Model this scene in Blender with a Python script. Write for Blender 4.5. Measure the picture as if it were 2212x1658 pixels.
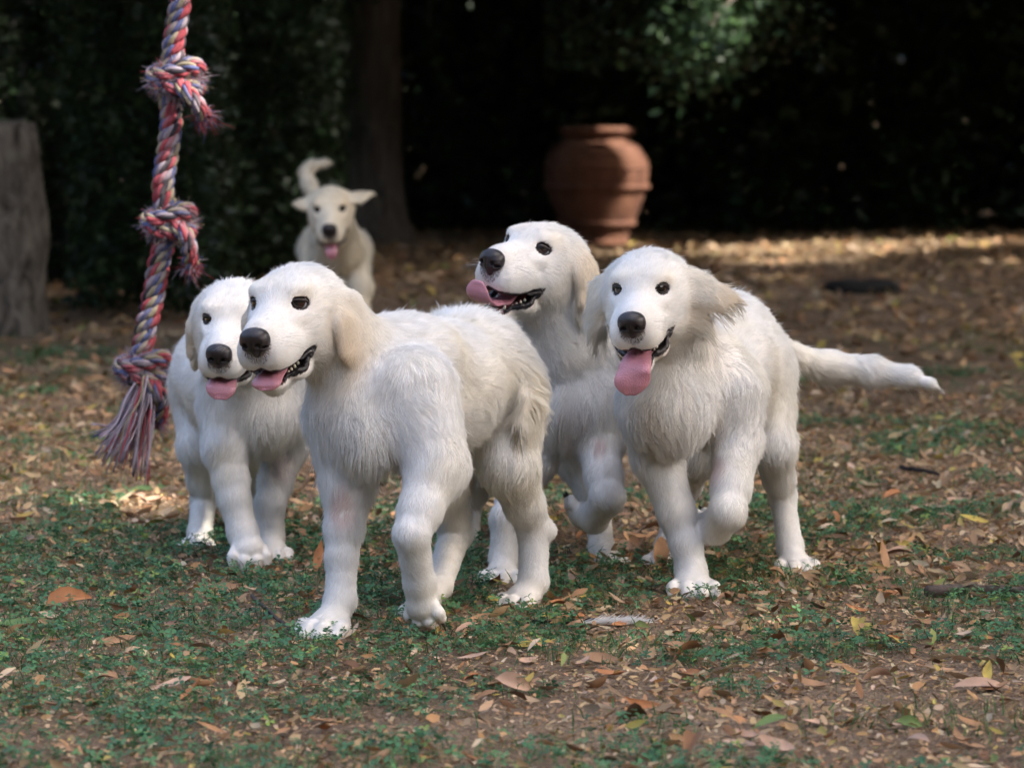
import bpy, math, random
import numpy as np
from mathutils import Vector, Matrix, kdtree

SC = bpy.context.scene
for _o in list(bpy.data.objects):
    bpy.data.objects.remove(_o)
COL = SC.collection
random.seed(7)
RNG = np.random.default_rng(11)

# ------------------------------------------------------------------ camera
CAM_H, FPX, PW, PH, HORIZON = 1.04, 8291.0, 2211.0, 1658.0, 145.0
PITCH = math.atan((PH / 2 - HORIZON) / FPX)
cam_data = bpy.data.cameras.new('camera')
cam = bpy.data.objects.new('camera', cam_data)
COL.objects.link(cam)
cam.location = (0, 0, CAM_H)
cam.rotation_euler = (math.pi / 2 - PITCH, 0, 0)
cam_data.sensor_width = 36.0
cam_data.lens = 36.0 * FPX / PW
cam_data.clip_start = 0.1
cam_data.clip_end = 500
cam_data.dof.use_dof = True
cam_data.dof.focus_distance = 7.15
cam_data.dof.aperture_fstop = 6.0
SC.camera = cam

# ------------------------------------------------------------------ sky, sun, exposure
SUN_DIR = Vector((0.66, -0.34, 0.80)).normalized()      # towards the sun
SUN_EL = math.asin(SUN_DIR.z)
SUN_AZ = math.atan2(SUN_DIR.x, SUN_DIR.y)
world = bpy.data.worlds.new('World')
SC.world = world
world.use_nodes = True
_wn = world.node_tree.nodes
_sky = _wn.new('ShaderNodeTexSky')
_sky.sky_type = 'NISHITA'
_sky.sun_disc = False
_sky.sun_elevation = SUN_EL
_sky.sun_rotation = SUN_AZ
_sky.dust_density = 6.0
_sky.ozone_density = 0.4
_sky.air_density = 1.0
world.node_tree.links.new(_sky.outputs[0], _wn['Background'].inputs[0])
_wn['Background'].inputs[1].default_value = 0.15
sun_data = bpy.data.lights.new('sun', 'SUN')
sun_data.energy = 3.2
sun_data.angle = math.radians(0.55)
sun_data.color = (1.0, 0.93, 0.82)
sun = bpy.data.objects.new('sun', sun_data)
COL.objects.link(sun)
sun.rotation_euler = SUN_DIR.to_track_quat('Z', 'Y').to_euler()
SC.view_settings.view_transform = 'Standard'
SC.view_settings.look = 'None'
SC.view_settings.gamma = 1.0
SC.view_settings.exposure = 2.12
SC.render.engine = 'CYCLES'
SC.cycles.max_bounces = 5
SC.cycles.diffuse_bounces = 3
SC.cycles.glossy_bounces = 2
SC.cycles.transmission_bounces = 4
SC.cycles.transparent_max_bounces = 4
SC.cycles.caustics_reflective = False
SC.cycles.caustics_refractive = False
SC.cycles.use_denoising = True
SC.cycles.use_adaptive_sampling = True
SC.cycles.adaptive_threshold = 0.025
SC.render.hair_type = 'STRIP'
SC.render.hair_subdiv = 1


def px(x, y, Y):
    """World point at distance Y that the photo shows at (x, y) of its 2211 x 1658 view."""
    xc = (x - PW / 2) / FPX
    yc = (PH / 2 - y) / FPX
    d = np.array([xc, math.cos(PITCH) + yc * math.sin(PITCH), yc * math.cos(PITCH) - math.sin(PITCH)])
    t = Y / d[1]
    return np.array([0, 0, CAM_H]) + d * t


def gpx(x, y, z=0.0):
    """Ground point seen at (x, y)."""
    p = px(x, y, 1.0)
    d = p - np.array([0, 0, CAM_H])
    t = (z - CAM_H) / d[2]
    return np.array([0, 0, CAM_H]) + d * t


# ------------------------------------------------------------------ object helpers
def tag(o, label=None, cat=None, group=None, kind=None):
    if label: o['label'] = label
    if cat: o['category'] = cat
    if group: o['group'] = group
    if kind: o['kind'] = kind
    return o


def empty(name, loc=(0, 0, 0), rz=0.0):
    o = bpy.data.objects.new(name, None)
    o.location = loc
    o.rotation_euler = (0, 0, rz)
    o.empty_display_size = 0.1
    COL.objects.link(o)
    return o


def link(name, data, mat=None, parent=None, keep=True):
    o = bpy.data.objects.new(name, data)
    COL.objects.link(o)
    if mat is not None:
        data.materials.append(mat)
    if parent is not None:
        o.parent = parent
        if keep:
            o.matrix_parent_inverse = Matrix.Translation(parent.location).inverted() if parent.rotation_euler.z == 0 else \
                (Matrix.Translation(parent.location) @ Matrix.Rotation(parent.rotation_euler.z, 4, 'Z')).inverted()
    return o


def mesh_np(name, verts, faces, smooth=True, colors=None):
    """verts (N,3); faces (M,k) array of constant size, or a list of such arrays."""
    if not isinstance(faces, (list, tuple)):
        faces = [faces]
    faces = [np.asarray(f, np.int32) for f in faces if len(f)]
    me = bpy.data.meshes.new(name)
    v = np.ascontiguousarray(verts, np.float32)
    me.vertices.add(len(v))
    me.vertices.foreach_set('co', v.ravel())
    loops = np.concatenate([f.ravel() for f in faces])
    sizes = np.concatenate([np.full(len(f), f.shape[1], np.int32) for f in faces])
    starts = np.concatenate([[0], np.cumsum(sizes)[:-1]]).astype(np.int32)
    me.loops.add(len(loops))
    me.loops.foreach_set('vertex_index', loops)
    me.polygons.add(len(sizes))
    me.polygons.foreach_set('loop_start', starts)
    me.polygons.foreach_set('loop_total', sizes)
    me.polygons.foreach_set('use_smooth', np.full(len(sizes), smooth, bool))
    if colors is not None:
        a = me.attributes.new('col', 'FLOAT_COLOR', 'POINT')
        c = np.ones((len(v), 4), np.float32)
        c[:, :3] = colors
        a.data.foreach_set('color', c.ravel())
    me.update(calc_edges=True)
    me.validate()
    return me


def tube(path, radii, n=10, cap=True):
    """verts, quads of a tube along path (K,3) with radii (K,)."""
    path = np.asarray(path, float)
    radii = np.broadcast_to(np.asarray(radii, float), (len(path),))
    T = np.gradient(path, axis=0)
    T /= np.linalg.norm(T, axis=1, keepdims=True) + 1e-9
    ref = np.array([0, 0, 1.0]) if abs(T[0, 2]) < 0.9 else np.array([1.0, 0, 0])
    N = np.zeros_like(path)
    nprev = np.cross(T[0], ref)
    for i in range(len(path)):
        nn = nprev - T[i] * nprev.dot(T[i])
        nn /= np.linalg.norm(nn) + 1e-9
        N[i] = nn
        nprev = nn
    B = np.cross(T, N)
    a = np.linspace(0, 2 * math.pi, n, endpoint=False)
    ring = path[:, None] + radii[:, None, None] * (np.cos(a)[None, :, None] * N[:, None] + np.sin(a)[None, :, None] * B[:, None])
    v = ring.reshape(-1, 3)
    K = len(path)
    i, j = np.meshgrid(np.arange(K - 1), np.arange(n), indexing='ij')
    j2 = (j + 1) % n
    q = np.stack([i * n + j, i * n + j2, (i + 1) * n + j2, (i + 1) * n + j], -1).reshape(-1, 4)
    if cap:
        v = np.concatenate([v, path[:1], path[-1:]])
        c0, c1 = len(v) - 2, len(v) - 1
        jj = np.arange(n)
        t0 = np.stack([np.full(n, c0), (jj + 1) % n, jj], -1)
        t1 = np.stack([np.full(n, c1), (K - 1) * n + jj, (K - 1) * n + (jj + 1) % n], -1)
        return v, [q, np.concatenate([t0, t1])]
    return v, [q]


def spline(pts, n):
    """Catmull-Rom through pts -> n samples."""
    p = np.asarray(pts, float)
    p = np.concatenate([2 * p[:1] - p[1:2], p, 2 * p[-1:] - p[-2:-1]])
    m = len(p) - 3
    t = np.linspace(0, m - 1e-6, n)
    i = t.astype(int)
    f = (t - i)[:, None]
    p0, p1, p2, p3 = p[i], p[i + 1], p[i + 2], p[i + 3]
    return 0.5 * (2 * p1 + (p2 - p0) * f + (2 * p0 - 5 * p1 + 4 * p2 - p3) * f ** 2 + (3 * p1 - p0 - 3 * p2 + p3) * f ** 3)


def join_parts(parts):
    """[(verts, [faces..])] -> verts, {size: faces}"""
    vs, fs, off = [], {}, 0
    for v, fl in parts:
        vs.append(v)
        for f in fl:
            fs.setdefault(f.shape[1], []).append(np.asarray(f) + off)
        off += len(v)
    return np.concatenate(vs), [np.concatenate(x) for x in fs.values()]


def vnoise(p, scale, seed=0):
    """Smooth value noise in 0..1 at points p (N,3)."""
    q = np.asarray(p, float) / scale + 1000.0 + seed * 17.31
    i = np.floor(q).astype(np.int64)
    f = q - i
    f = f * f * (3 - 2 * f)
    out = np.zeros(len(q))
    for dx in (0, 1):
        for dy in (0, 1):
            for dz in (0, 1):
                h = (i[:, 0] + dx) * 374761393 + (i[:, 1] + dy) * 668265263 + (i[:, 2] + dz) * 2147483647 + seed * 1274126177
                h = (h ^ (h >> 13)) * 1274126177
                h = ((h ^ (h >> 16)) & 0xffff) / 65535.0
                w = (f[:, 0] if dx else 1 - f[:, 0]) * (f[:, 1] if dy else 1 - f[:, 1]) * (f[:, 2] if dz else 1 - f[:, 2])
                out += w * h
    return out


# ------------------------------------------------------------------ materials
def new_mat(name):
    m = bpy.data.materials.new(name)
    m.use_nodes = True
    nt = m.node_tree
    b = nt.nodes['Principled BSDF']
    return m, nt, b


def nd(nt, typ, **kw):
    n = nt.nodes.new(typ)
    for k, v in kw.items():
        if hasattr(n, k):
            setattr(n, k, v)
        else:
            n.inputs[k.replace('_', ' ')].default_value = v
    return n


def rgba(c): return (c[0], c[1], c[2], 1.0)


def mat_plain(name, col, rough=0.7, spec=0.3, noise=0.0, scale=20.0, bump=0.0, coat=0.0, sss=0.0):
    m, nt, b = new_mat(name)
    b.inputs['Roughness'].default_value = rough
    b.inputs['Specular IOR Level'].default_value = spec
    b.inputs['Coat Weight'].default_value = coat
    b.inputs['Base Color'].default_value = rgba(col)
    if sss:
        b.inputs['Subsurface Weight'].default_value = sss
        b.inputs['Subsurface Radius'].default_value = (0.01, 0.004, 0.003)
    if noise or bump:
        tc = nd(nt, 'ShaderNodeTexCoord')
        nz = nd(nt, 'ShaderNodeTexNoise', Scale=scale, Detail=5.0)
        nt.links.new(tc.outputs['Object'], nz.inputs['Vector'])
        if noise:
            r = nd(nt, 'ShaderNodeValToRGB')
            r.color_ramp.elements[0].position = 0.3
            r.color_ramp.elements[1].position = 0.7
            r.color_ramp.elements[0].color = rgba([max(0, c * (1 - noise)) for c in col])
            r.color_ramp.elements[1].color = rgba([min(1, c * (1 + noise)) for c in col])
            nt.links.new(nz.outputs['Fac'], r.inputs['Fac'])
            nt.links.new(r.outputs['Color'], b.inputs['Base Color'])
        if bump:
            bp = nd(nt, 'ShaderNodeBump', Strength=bump, Distance=0.01)
            nt.links.new(nz.outputs['Fac'], bp.inputs['Height'])
            nt.links.new(bp.outputs['Normal'], b.inputs['Normal'])
    return m


def mat_attr(name, rough=0.7, spec=0.3, trans=0.0, vary=0.0, coat=0.0, bump=0.0, bscale=200.0):
    """Colour from the point attribute 'col'."""
    m, nt, b = new_mat(name)
    a = nd(nt, 'ShaderNodeAttribute', attribute_name='col')
    b.inputs['Roughness'].default_value = rough
    b.inputs['Specular IOR Level'].default_value = spec
    b.inputs['Coat Weight'].default_value = coat
    nt.links.new(a.outputs['Color'], b.inputs['Base Color'])
    if bump:
        tc = nd(nt, 'ShaderNodeTexCoord')
        nz = nd(nt, 'ShaderNodeTexNoise', Scale=bscale, Detail=4.0)
        nt.links.new(tc.outputs['Object'], nz.inputs['Vector'])
        bp = nd(nt, 'ShaderNodeBump', Strength=bump, Distance=0.005)
        nt.links.new(nz.outputs['Fac'], bp.inputs['Height'])
        nt.links.new(bp.outputs['Normal'], b.inputs['Normal'])
    if trans:
        t = nd(nt, 'ShaderNodeBsdfTranslucent')
        nt.links.new(a.outputs['Color'], t.inputs['Color'])
        mx = nd(nt, 'ShaderNodeMixShader')
        mx.inputs[0].default_value = trans
        nt.links.new(b.outputs[0], mx.inputs[1])
        nt.links.new(t.outputs[0], mx.inputs[2])
        nt.links.new(mx.outputs[0], nt.nodes['Material Output'].inputs[0])
    return m

# ------------------------------------------------------------------ smooth solid modelling (signed distances -> one continuous mesh)
class Solid:
    def __init__(self):
        self.prims, self.cuts = [], []

    def rc(self, a, b, ra, rb, k=0.02, L=0.012, c=0, fl=None, flat=None, lift=0.3):
        a, b = np.asarray(a, float), np.asarray(b, float)
        if fl is None:
            fl = b - a
        fl = np.asarray(fl, float)
        fl = fl / (np.linalg.norm(fl) + 1e-9)
        self.prims.append(dict(t=0, a=a, b=b, ra=ra, rb=rb, k=k, L=L, c=c, fl=fl, flat=flat, lift=lift))

    def el(self, c, r, R=None, k=0.02, L=0.012, col=0, fl=(0, 0, -1), lift=0.3):
        fl = np.asarray(fl, float)
        fl = fl / (np.linalg.norm(fl) + 1e-9)
        R = np.eye(3) if R is None else np.asarray(R, float)
        self.prims.append(dict(t=1, a=np.asarray(c, float), r=np.asarray(r, float), R=R, k=k, L=L, c=col, fl=fl, lift=lift))

    def dist1(self, p, q):
        if q['t'] == 0:
            a, b = q['a'], q['b']
            pa = p - a
            ba = (b - a)
            s = 1.0
            if q['flat'] is not None:
                n, f = q['flat']
                n = np.asarray(n, float) / np.linalg.norm(n)
                pa = pa + n * ((pa @ n) * (1 / f - 1))[:, None]
                ba = ba + n * (ba @ n) * (1 / f - 1)
                s = max(f, 0.5)
            h = np.clip((pa @ ba) / (ba @ ba + 1e-12), 0, 1)
            d = np.sqrt(((pa - h[:, None] * ba) ** 2).sum(1)) - (q['ra'] + (q['rb'] - q['ra']) * h)
            return d * s
        l = (p - q['a']) @ q['R'].T
        k0 = np.sqrt(((l / q['r']) ** 2).sum(1))
        k1 = np.sqrt(((l / q['r'] ** 2) ** 2).sum(1)) + 1e-9
        return k0 * (k0 - 1.0) / k1

    def __call__(self, p, sub=None):
        d = None
        for q in (self.prims if sub is None else sub):
            e = self.dist1(p, q)
            if d is None:
                d = e
            else:
                k = q['k']
                h = np.maximum(k - np.abs(d - e), 0.0) / k
                d = np.minimum(d, e) - h * h * k * 0.25
        for fn, k in self.cuts:
            e = -fn(p)
            h = np.maximum(k - np.abs(d - e), 0.0) / k
            d = np.maximum(d, e) + h * h * k * 0.25
        return d

    def groups(self, p, cell, margin=0.06):
        """Split points into cells and name the pieces that matter in each."""
        key = np.floor((p - p.min(0)) / cell).astype(np.int64)
        flat = (key[:, 0] * 4096 + key[:, 1]) * 4096 + key[:, 2]
        order = np.argsort(flat, kind='stable')
        cuts = np.flatnonzero(np.diff(flat[order])) + 1
        idx = np.split(order, cuts)
        cen = np.stack([p[i].mean(0) for i in idx])
        dc = np.stack([self.dist1(cen, q) for q in self.prims], 1)
        R = cell * 0.9
        near = dc < dc.min(1, keepdims=True) + 2 * R + margin
        for n, i in enumerate(idx):
            yield i, np.flatnonzero(near[n])

    def bounds(self, m=0.03):
        lo, hi = np.full(3, 1e9), np.full(3, -1e9)
        for q in self.prims:
            if q['t'] == 0:
                for c, r in ((q['a'], q['ra']), (q['b'], q['rb'])):
                    lo = np.minimum(lo, c - r); hi = np.maximum(hi, c + r)
            else:
                r = q['r'].max()
                lo = np.minimum(lo, q['a'] - r); hi = np.maximum(hi, q['a'] + r)
        return lo - m, hi + m

    def attrs(self, p):
        """Blended fur flow, length, colour weight and lift of the nearest pieces."""
        A = np.array([list(q['fl']) + [q['L'], q['lift']] + [float(q['c'] == j) for j in range(5)] for q in self.prims])
        out = np.zeros((len(p), 10))
        for i, near in self.groups(p, 0.06):
            ds = np.stack([self.dist1(p[i], self.prims[j]) for j in near], 1)
            w = np.exp(-(ds - ds.min(1, keepdims=True)) / 0.010)
            w /= w.sum(1, keepdims=True)
            out[i] = w @ A[near]
        return out[:, :3], out[:, 3], out[:, 5:], out[:, 4]


def surface(solid, vox):
    lo, hi = solid.bounds()
    B = 4
    nb = np.ceil((hi - lo) / (vox * B)).astype(int) + 1
    n = nb * B
    cg = np.stack(np.meshgrid(*[np.arange(k) for k in nb], indexing='ij'), -1).reshape(-1, 3)
    cc = lo + (cg * B + (B - 1) / 2.0) * vox
    dc = solid(cc)
    D = np.repeat(np.repeat(np.repeat(dc.reshape(nb).astype(np.float32), B, 0), B, 1), B, 2)
    act = cg[np.abs(dc) < vox * B * 1.25 + 0.004]
    off = np.stack(np.meshgrid(*[np.arange(B)] * 3, indexing='ij'), -1).reshape(-1, 3)
    fi = (act[:, None] * B + off[None]).reshape(-1, 3)
    out = np.empty(len(fi), np.float32)
    fp = lo + fi * vox
    for i, near in solid.groups(fp, vox * B * 4):
        out[i] = solid(fp[i], [solid.prims[j] for j in near])
    D[fi[:, 0], fi[:, 1], fi[:, 2]] = out
    v, f = surface_nets(D)
    return lo + v * vox, f


def surface_nets(D):
    S = D < 0
    n0, n1, n2 = D.shape
    c = np.zeros((n0 - 1, n1 - 1, n2 - 1), np.int8)
    for dx in (0, 1):
        for dy in (0, 1):
            for dz in (0, 1):
                c += S[dx:n0 - 1 + dx, dy:n1 - 1 + dy, dz:n2 - 1 + dz]
    idx = np.argwhere((c > 0) & (c < 8))
    ID = np.full(c.shape, -1, np.int32)
    ID[idx[:, 0], idx[:, 1], idx[:, 2]] = np.arange(len(idx))
    corner = {}
    for dx in (0, 1):
        for dy in (0, 1):
            for dz in (0, 1):
                corner[(dx, dy, dz)] = D[idx[:, 0] + dx, idx[:, 1] + dy, idx[:, 2] + dz].astype(float)
    acc = np.zeros((len(idx), 3)); cnt = np.zeros(len(idx))
    for a in corner:
        for ax in range(3):
            if a[ax] == 0:
                b = list(a); b[ax] = 1; b = tuple(b)
                va, vb = corner[a], corner[b]
                m = (va < 0) != (vb < 0)
                t = va[m] / (va[m] - vb[m])
                pos = np.tile(np.array(a, float), (m.sum(), 1))
                pos[:, ax] += t
                acc[m] += pos; cnt[m] += 1
    v = idx + acc / cnt[:, None]
    quads = []
    for ax in range(3):
        sl0 = [slice(None)] * 3; sl1 = [slice(None)] * 3
        sl0[ax] = slice(0, -1); sl1[ax] = slice(1, None)
        s0, s1 = S[tuple(sl0)], S[tuple(sl1)]
        e = np.argwhere(s0 != s1)
        o1, o2 = [i for i in range(3) if i != ax]
        e = e[(e[:, o1] > 0) & (e[:, o2] > 0) & (e[:, o1] < D.shape[o1] - 1) & (e[:, o2] < D.shape[o2] - 1)]
        fl = s0[e[:, 0], e[:, 1], e[:, 2]]
        def g(d1, d2):
            q = e.copy(); q[:, o1] -= d1; q[:, o2] -= d2
            return ID[q[:, 0], q[:, 1], q[:, 2]]
        Q = np.stack([g(1, 1), g(0, 1), g(0, 0), g(1, 0)], 1)
        if ax == 1:
            fl = ~fl
        Q[~fl] = Q[~fl][:, ::-1]
        quads.append(Q)
    Q = np.concatenate(quads)
    Q = Q[(Q >= 0).all(1)]
    return v, Q


def vert_normals(v, f):
    fn = np.cross(v[f[:, 2]] - v[f[:, 0]], v[f[:, 3]] - v[f[:, 1]])
    n = np.zeros_like(v)
    for i in range(4):
        for ax in range(3):
            n[:, ax] += np.bincount(f[:, i], fn[:, ax], len(v))
    return n / (np.linalg.norm(n, axis=1, keepdims=True) + 1e-12)


# ------------------------------------------------------------------ fur
def fur_material():
    m, nt, b = new_mat('puppy_fur')
    a = nd(nt, 'ShaderNodeAttribute', attribute_name='col')
    b.inputs['Roughness'].default_value = 0.65
    b.inputs['Specular IOR Level'].default_value = 0.25
    nt.links.new(a.outputs['Color'], b.inputs['Base Color'])
    na = nd(nt, 'ShaderNodeAttribute', attribute_name='nrm')
    gm = nd(nt, 'ShaderNodeNewGeometry')
    mxv = nd(nt, 'ShaderNodeMix', data_type='VECTOR')
    mxv.inputs[0].default_value = 0.68
    nt.links.new(gm.outputs['Normal'], mxv.inputs[4])
    nt.links.new(na.outputs['Vector'], mxv.inputs[5])
    nt.links.new(mxv.outputs[1], b.inputs['Normal'])
    t = nd(nt, 'ShaderNodeBsdfTranslucent')
    nt.links.new(a.outputs['Color'], t.inputs['Color'])
    mx = nd(nt, 'ShaderNodeMixShader')
    mx.inputs[0].default_value = 0.18
    nt.links.new(b.outputs[0], mx.inputs[1])
    nt.links.new(t.outputs[0], mx.inputs[2])
    nt.links.new(mx.outputs[0], nt.nodes['Material Output'].inputs[0])
    return m


def strands(name, P, rad, col, mat, parent, nrm=None):
    """P (N,K,3) points, rad (N,K) or (K,), col (N,3)."""
    N, K = P.shape[:2]
    hc = bpy.data.hair_curves.new(name)
    hc.add_curves([K] * N)
    hc.attributes['position'].data.foreach_set('vector', np.ascontiguousarray(P, np.float32).ravel())
    r = hc.attributes.get('radius') or hc.attributes.new('radius', 'FLOAT', 'POINT')
    r.data.foreach_set('value', np.ascontiguousarray(np.broadcast_to(rad, (N, K)), np.float32).ravel())
    a = hc.attributes.new('col', 'FLOAT_COLOR', 'CURVE')
    c4 = np.ones((N, 4), np.float32)
    c4[:, :3] = col
    a.data.foreach_set('color', c4.ravel())
    if nrm is not None:
        a = hc.attributes.new('nrm', 'FLOAT_VECTOR', 'CURVE')
        a.data.foreach_set('vector', np.ascontiguousarray(nrm, np.float32).ravel())
    return link(name, hc, mat, parent)


FUR_COL = np.array([[0.90, 0.893, 0.878], [0.88, 0.825, 0.72], [0.855, 0.85, 0.838], [0.78, 0.62, 0.44], [0.60, 0.47, 0.36]])
HAIR_T = np.array([0.0, 0.25, 0.5, 0.75, 1.0])


def grow_fur(name, v, f, nrm, fl, L, cc, lift, keep, count, parent, mat, seed, hw=0.00034, clump_n=9000, dark=(), spots=(), tint=(1, 1, 1)):
    rng = np.random.default_rng(seed)
    tri = np.concatenate([f[:, [0, 1, 2]], f[:, [0, 2, 3]]])
    ar = 0.5 * np.linalg.norm(np.cross(v[tri[:, 1]] - v[tri[:, 0]], v[tri[:, 2]] - v[tri[:, 0]]), axis=1)
    Lm = L[tri].mean(1)
    w = ar * keep[tri].min(1) * np.clip(0.022 / (Lm + 0.002), 0.65, 2.4)
    cw = np.cumsum(w); cw /= cw[-1]

    def sample(n):
        t = np.searchsorted(cw, rng.random(n))
        a, b = rng.random(n), rng.random(n)
        s = a + b > 1
        a[s], b[s] = 1 - a[s], 1 - b[s]
        bc = np.stack([1 - a - b, a, b], 1)
        T = tri[t]
        mix = lambda X: (X[T] * bc[:, :, None]).sum(1)
        p = mix(v); n_ = mix(nrm); n_ /= np.linalg.norm(n_, axis=1, keepdims=True)
        fl_ = mix(fl)
        # sideways whorls so that the coat is not combed in one direction
        ang = (vnoise(p, 0.07, seed) - 0.5) * 1.5 + (vnoise(p, 0.022, seed + 3) - 0.5) * 1.1
        tg = fl_ - n_ * (fl_ * n_).sum(1, keepdims=True)
        tg /= np.linalg.norm(tg, axis=1, keepdims=True) + 1e-6
        bt = np.cross(n_, tg)
        tg = tg * np.cos(ang)[:, None] + bt * np.sin(ang)[:, None]
        return p, n_, tg, (L[T] * bc).sum(1), (lift[T] * bc).sum(1), mix(cc)

    def curve(p, n_, tg, l_, li, t, jit):
        g = np.array([0, 0, -1.0])
        d0 = n_ * li[:, None] + tg * (1 - 0.5 * li)[:, None] + jit
        d0 /= np.linalg.norm(d0, axis=1, keepdims=True)
        g_t = g - n_ * np.minimum(0, n_ @ g)[:, None]
        out = p[:, None] + l_[:, None, None] * (t[None, :, None] * d0[:, None] + (t ** 2)[None, :, None] * (0.22 * tg + np.clip(l_ * 14, 0, 0.5)[:, None] * g_t - 0.10 * n_ * (li < 0.6)[:, None])[:, None])
        return out

    gp, gn, gt, gl, gli, _ = sample(clump_n)
    gtone = 0.86 + 0.19 * rng.random(clump_n)
    G = curve(gp, gn, gt, gl * (0.85 + 0.4 * rng.random(clump_n)), gli * (0.7 + 0.7 * rng.random(clump_n)), HAIR_T, rng.normal(0, 0.20, (clump_n, 3)))
    wv = np.sin(HAIR_T[None] * 6.0 + rng.random((clump_n, 1)) * 6.3) * HAIR_T[None] * (gl * 0.11)[:, None]
    G += wv[:, :, None] * np.cross(gn, gt)[:, None]
    p, n_, tg, l_, li, c_ = sample(count)
    kd = kdtree.KDTree(clump_n)
    for i, q in enumerate(gp.tolist()):
        kd.insert(q, i)
    kd.balance()
    ci = np.fromiter((kd.find(q)[1] for q in p.tolist()), np.int64, count)
    l_ = l_ * (0.55 + 0.6 * rng.random(count))
    C = curve(p, n_, tg, l_, li * (0.6 + 0.8 * rng.random(count)), HAIR_T, rng.normal(0, 0.13, (count, 3)))
    cl = (0.30 + 0.5 * rng.random(count)) * np.clip(l_ / 0.02, 0.25, 1.0)
    k = (HAIR_T ** 1.3)[None, :, None] * cl[:, None, None]
    C = C * (1 - k) + (G[ci] + (p - gp[ci])[:, None] * (1 - 0.75 * HAIR_T)[None, :, None]) * k
    fly = rng.random(count) < 0.02
    C[fly] += (n_[fly][:, None] * (HAIR_T ** 1.5)[None, :, None]) * (l_[fly] * 0.5)[:, None, None]
    col = c_ @ FUR_COL
    tone = (np.where(l_ > 0.008, gtone[ci], 1.0) * np.where(l_ < 0.012, 0.95 + 0.09 * vnoise(p, 0.006, seed + 15), 1.0))[:, None]
    col = col * (0.93 + 0.12 * rng.random((count, 1))) * (0.35 + 0.65 * tone) * 1.03
    for dc_, dr_, dk_ in dark:
        q_ = np.clip(1 - np.linalg.norm(p - dc_, axis=1) / dr_, 0, 1)[:, None]
        col = col * (1 - dk_ * q_ * np.array([1.0, 1.0, 0.92]))
    warm = np.clip((vnoise(p, 0.09, seed + 9) - 0.5) * 2.6, 0, 1)[:, None] * 0.5 + np.clip(-n_[:, 2:3] - 0.1, 0, 1) * 0.25  # random creaminess, plus underside shading put into the fur colour
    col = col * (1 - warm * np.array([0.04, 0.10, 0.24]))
    dirt = (np.clip((vnoise(p, 0.03, seed + 5) - 0.75) * 4, 0, 1) * 0.4 + np.clip((0.075 - p[:, 2]) / 0.06, 0, 1) * (0.35 + 0.6 * vnoise(p, 0.02, seed + 6)))[:, None]
    col = col * (1 - dirt * np.array([0.10, 0.15, 0.24]))
    for dc_, dr_, sc_ in spots:
        q_ = np.clip(1.6 * (1 - np.linalg.norm((p - dc_) * np.array([1.3, 0.6, 0.75]), axis=1) / dr_), 0, 1)[:, None] * (0.5 + 0.5 * rng.random((count, 1)))
        col = col * (1 - q_ * (1 - np.array(sc_)))
    col = col * np.array(tint)
    rad = hw * np.array([1.0, 0.98, 0.88, 0.62, 0.15])
    return strands(name, C, rad, np.clip(col, 0, 1), mat, parent, n_)

# ------------------------------------------------------------------ puppies
M_FUR = fur_material()
M_SKIN = mat_attr('puppy_skin', 0.6, 0.3)
M_EYE = mat_attr('eye', 0.08, 0.5, coat=0.35)
M_RIM = mat_plain('eye_rim', (0.020, 0.014, 0.013), 0.35, 0.5)
M_NOSE = mat_plain('nose_leather', (0.016, 0.011, 0.012), 0.36, 0.5, noise=0.4, scale=60, bump=0.25)
M_TONGUE = mat_attr('tongue', 0.30, 0.5, coat=0.5, bump=0.5, bscale=420.0)
M_LIP = mat_plain('black_lip', (0.014, 0.011, 0.013), 0.28, 0.5, noise=0.4, scale=90, bump=0.5)
M_TOOTH = mat_plain('tooth', (0.80, 0.76, 0.66), 0.25, 0.5)
M_CLAW = mat_plain('claw', (0.035, 0.026, 0.024), 0.4, 0.5)
M_PAD = mat_plain('paw_pad', (0.030, 0.024, 0.024), 0.7, 0.3, noise=0.3, scale=80, bump=0.4)
M_WHISKER = mat_plain('whisker', (0.75, 0.73, 0.70), 0.4, 0.4)


def unit(a):
    a = np.asarray(a, float)
    return a / (np.linalg.norm(a) + 1e-12)


def sphere_vf(nu=48, nv=28):
    u = np.linspace(0, 2 * math.pi, nu, endpoint=False)
    w = np.linspace(0, math.pi, nv)
    U, W = np.meshgrid(u, w)
    v = np.stack([np.cos(W), np.sin(W) * np.cos(U), np.sin(W) * np.sin(U)], -1).reshape(-1, 3)
    i, j = np.meshgrid(np.arange(nv - 1), np.arange(nu), indexing='ij')
    q = np.stack([i * nu + j, (i + 1) * nu + j, (i + 1) * nu + (j + 1) % nu, i * nu + (j + 1) % nu], -1).reshape(-1, 4)
    return v, q


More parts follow.
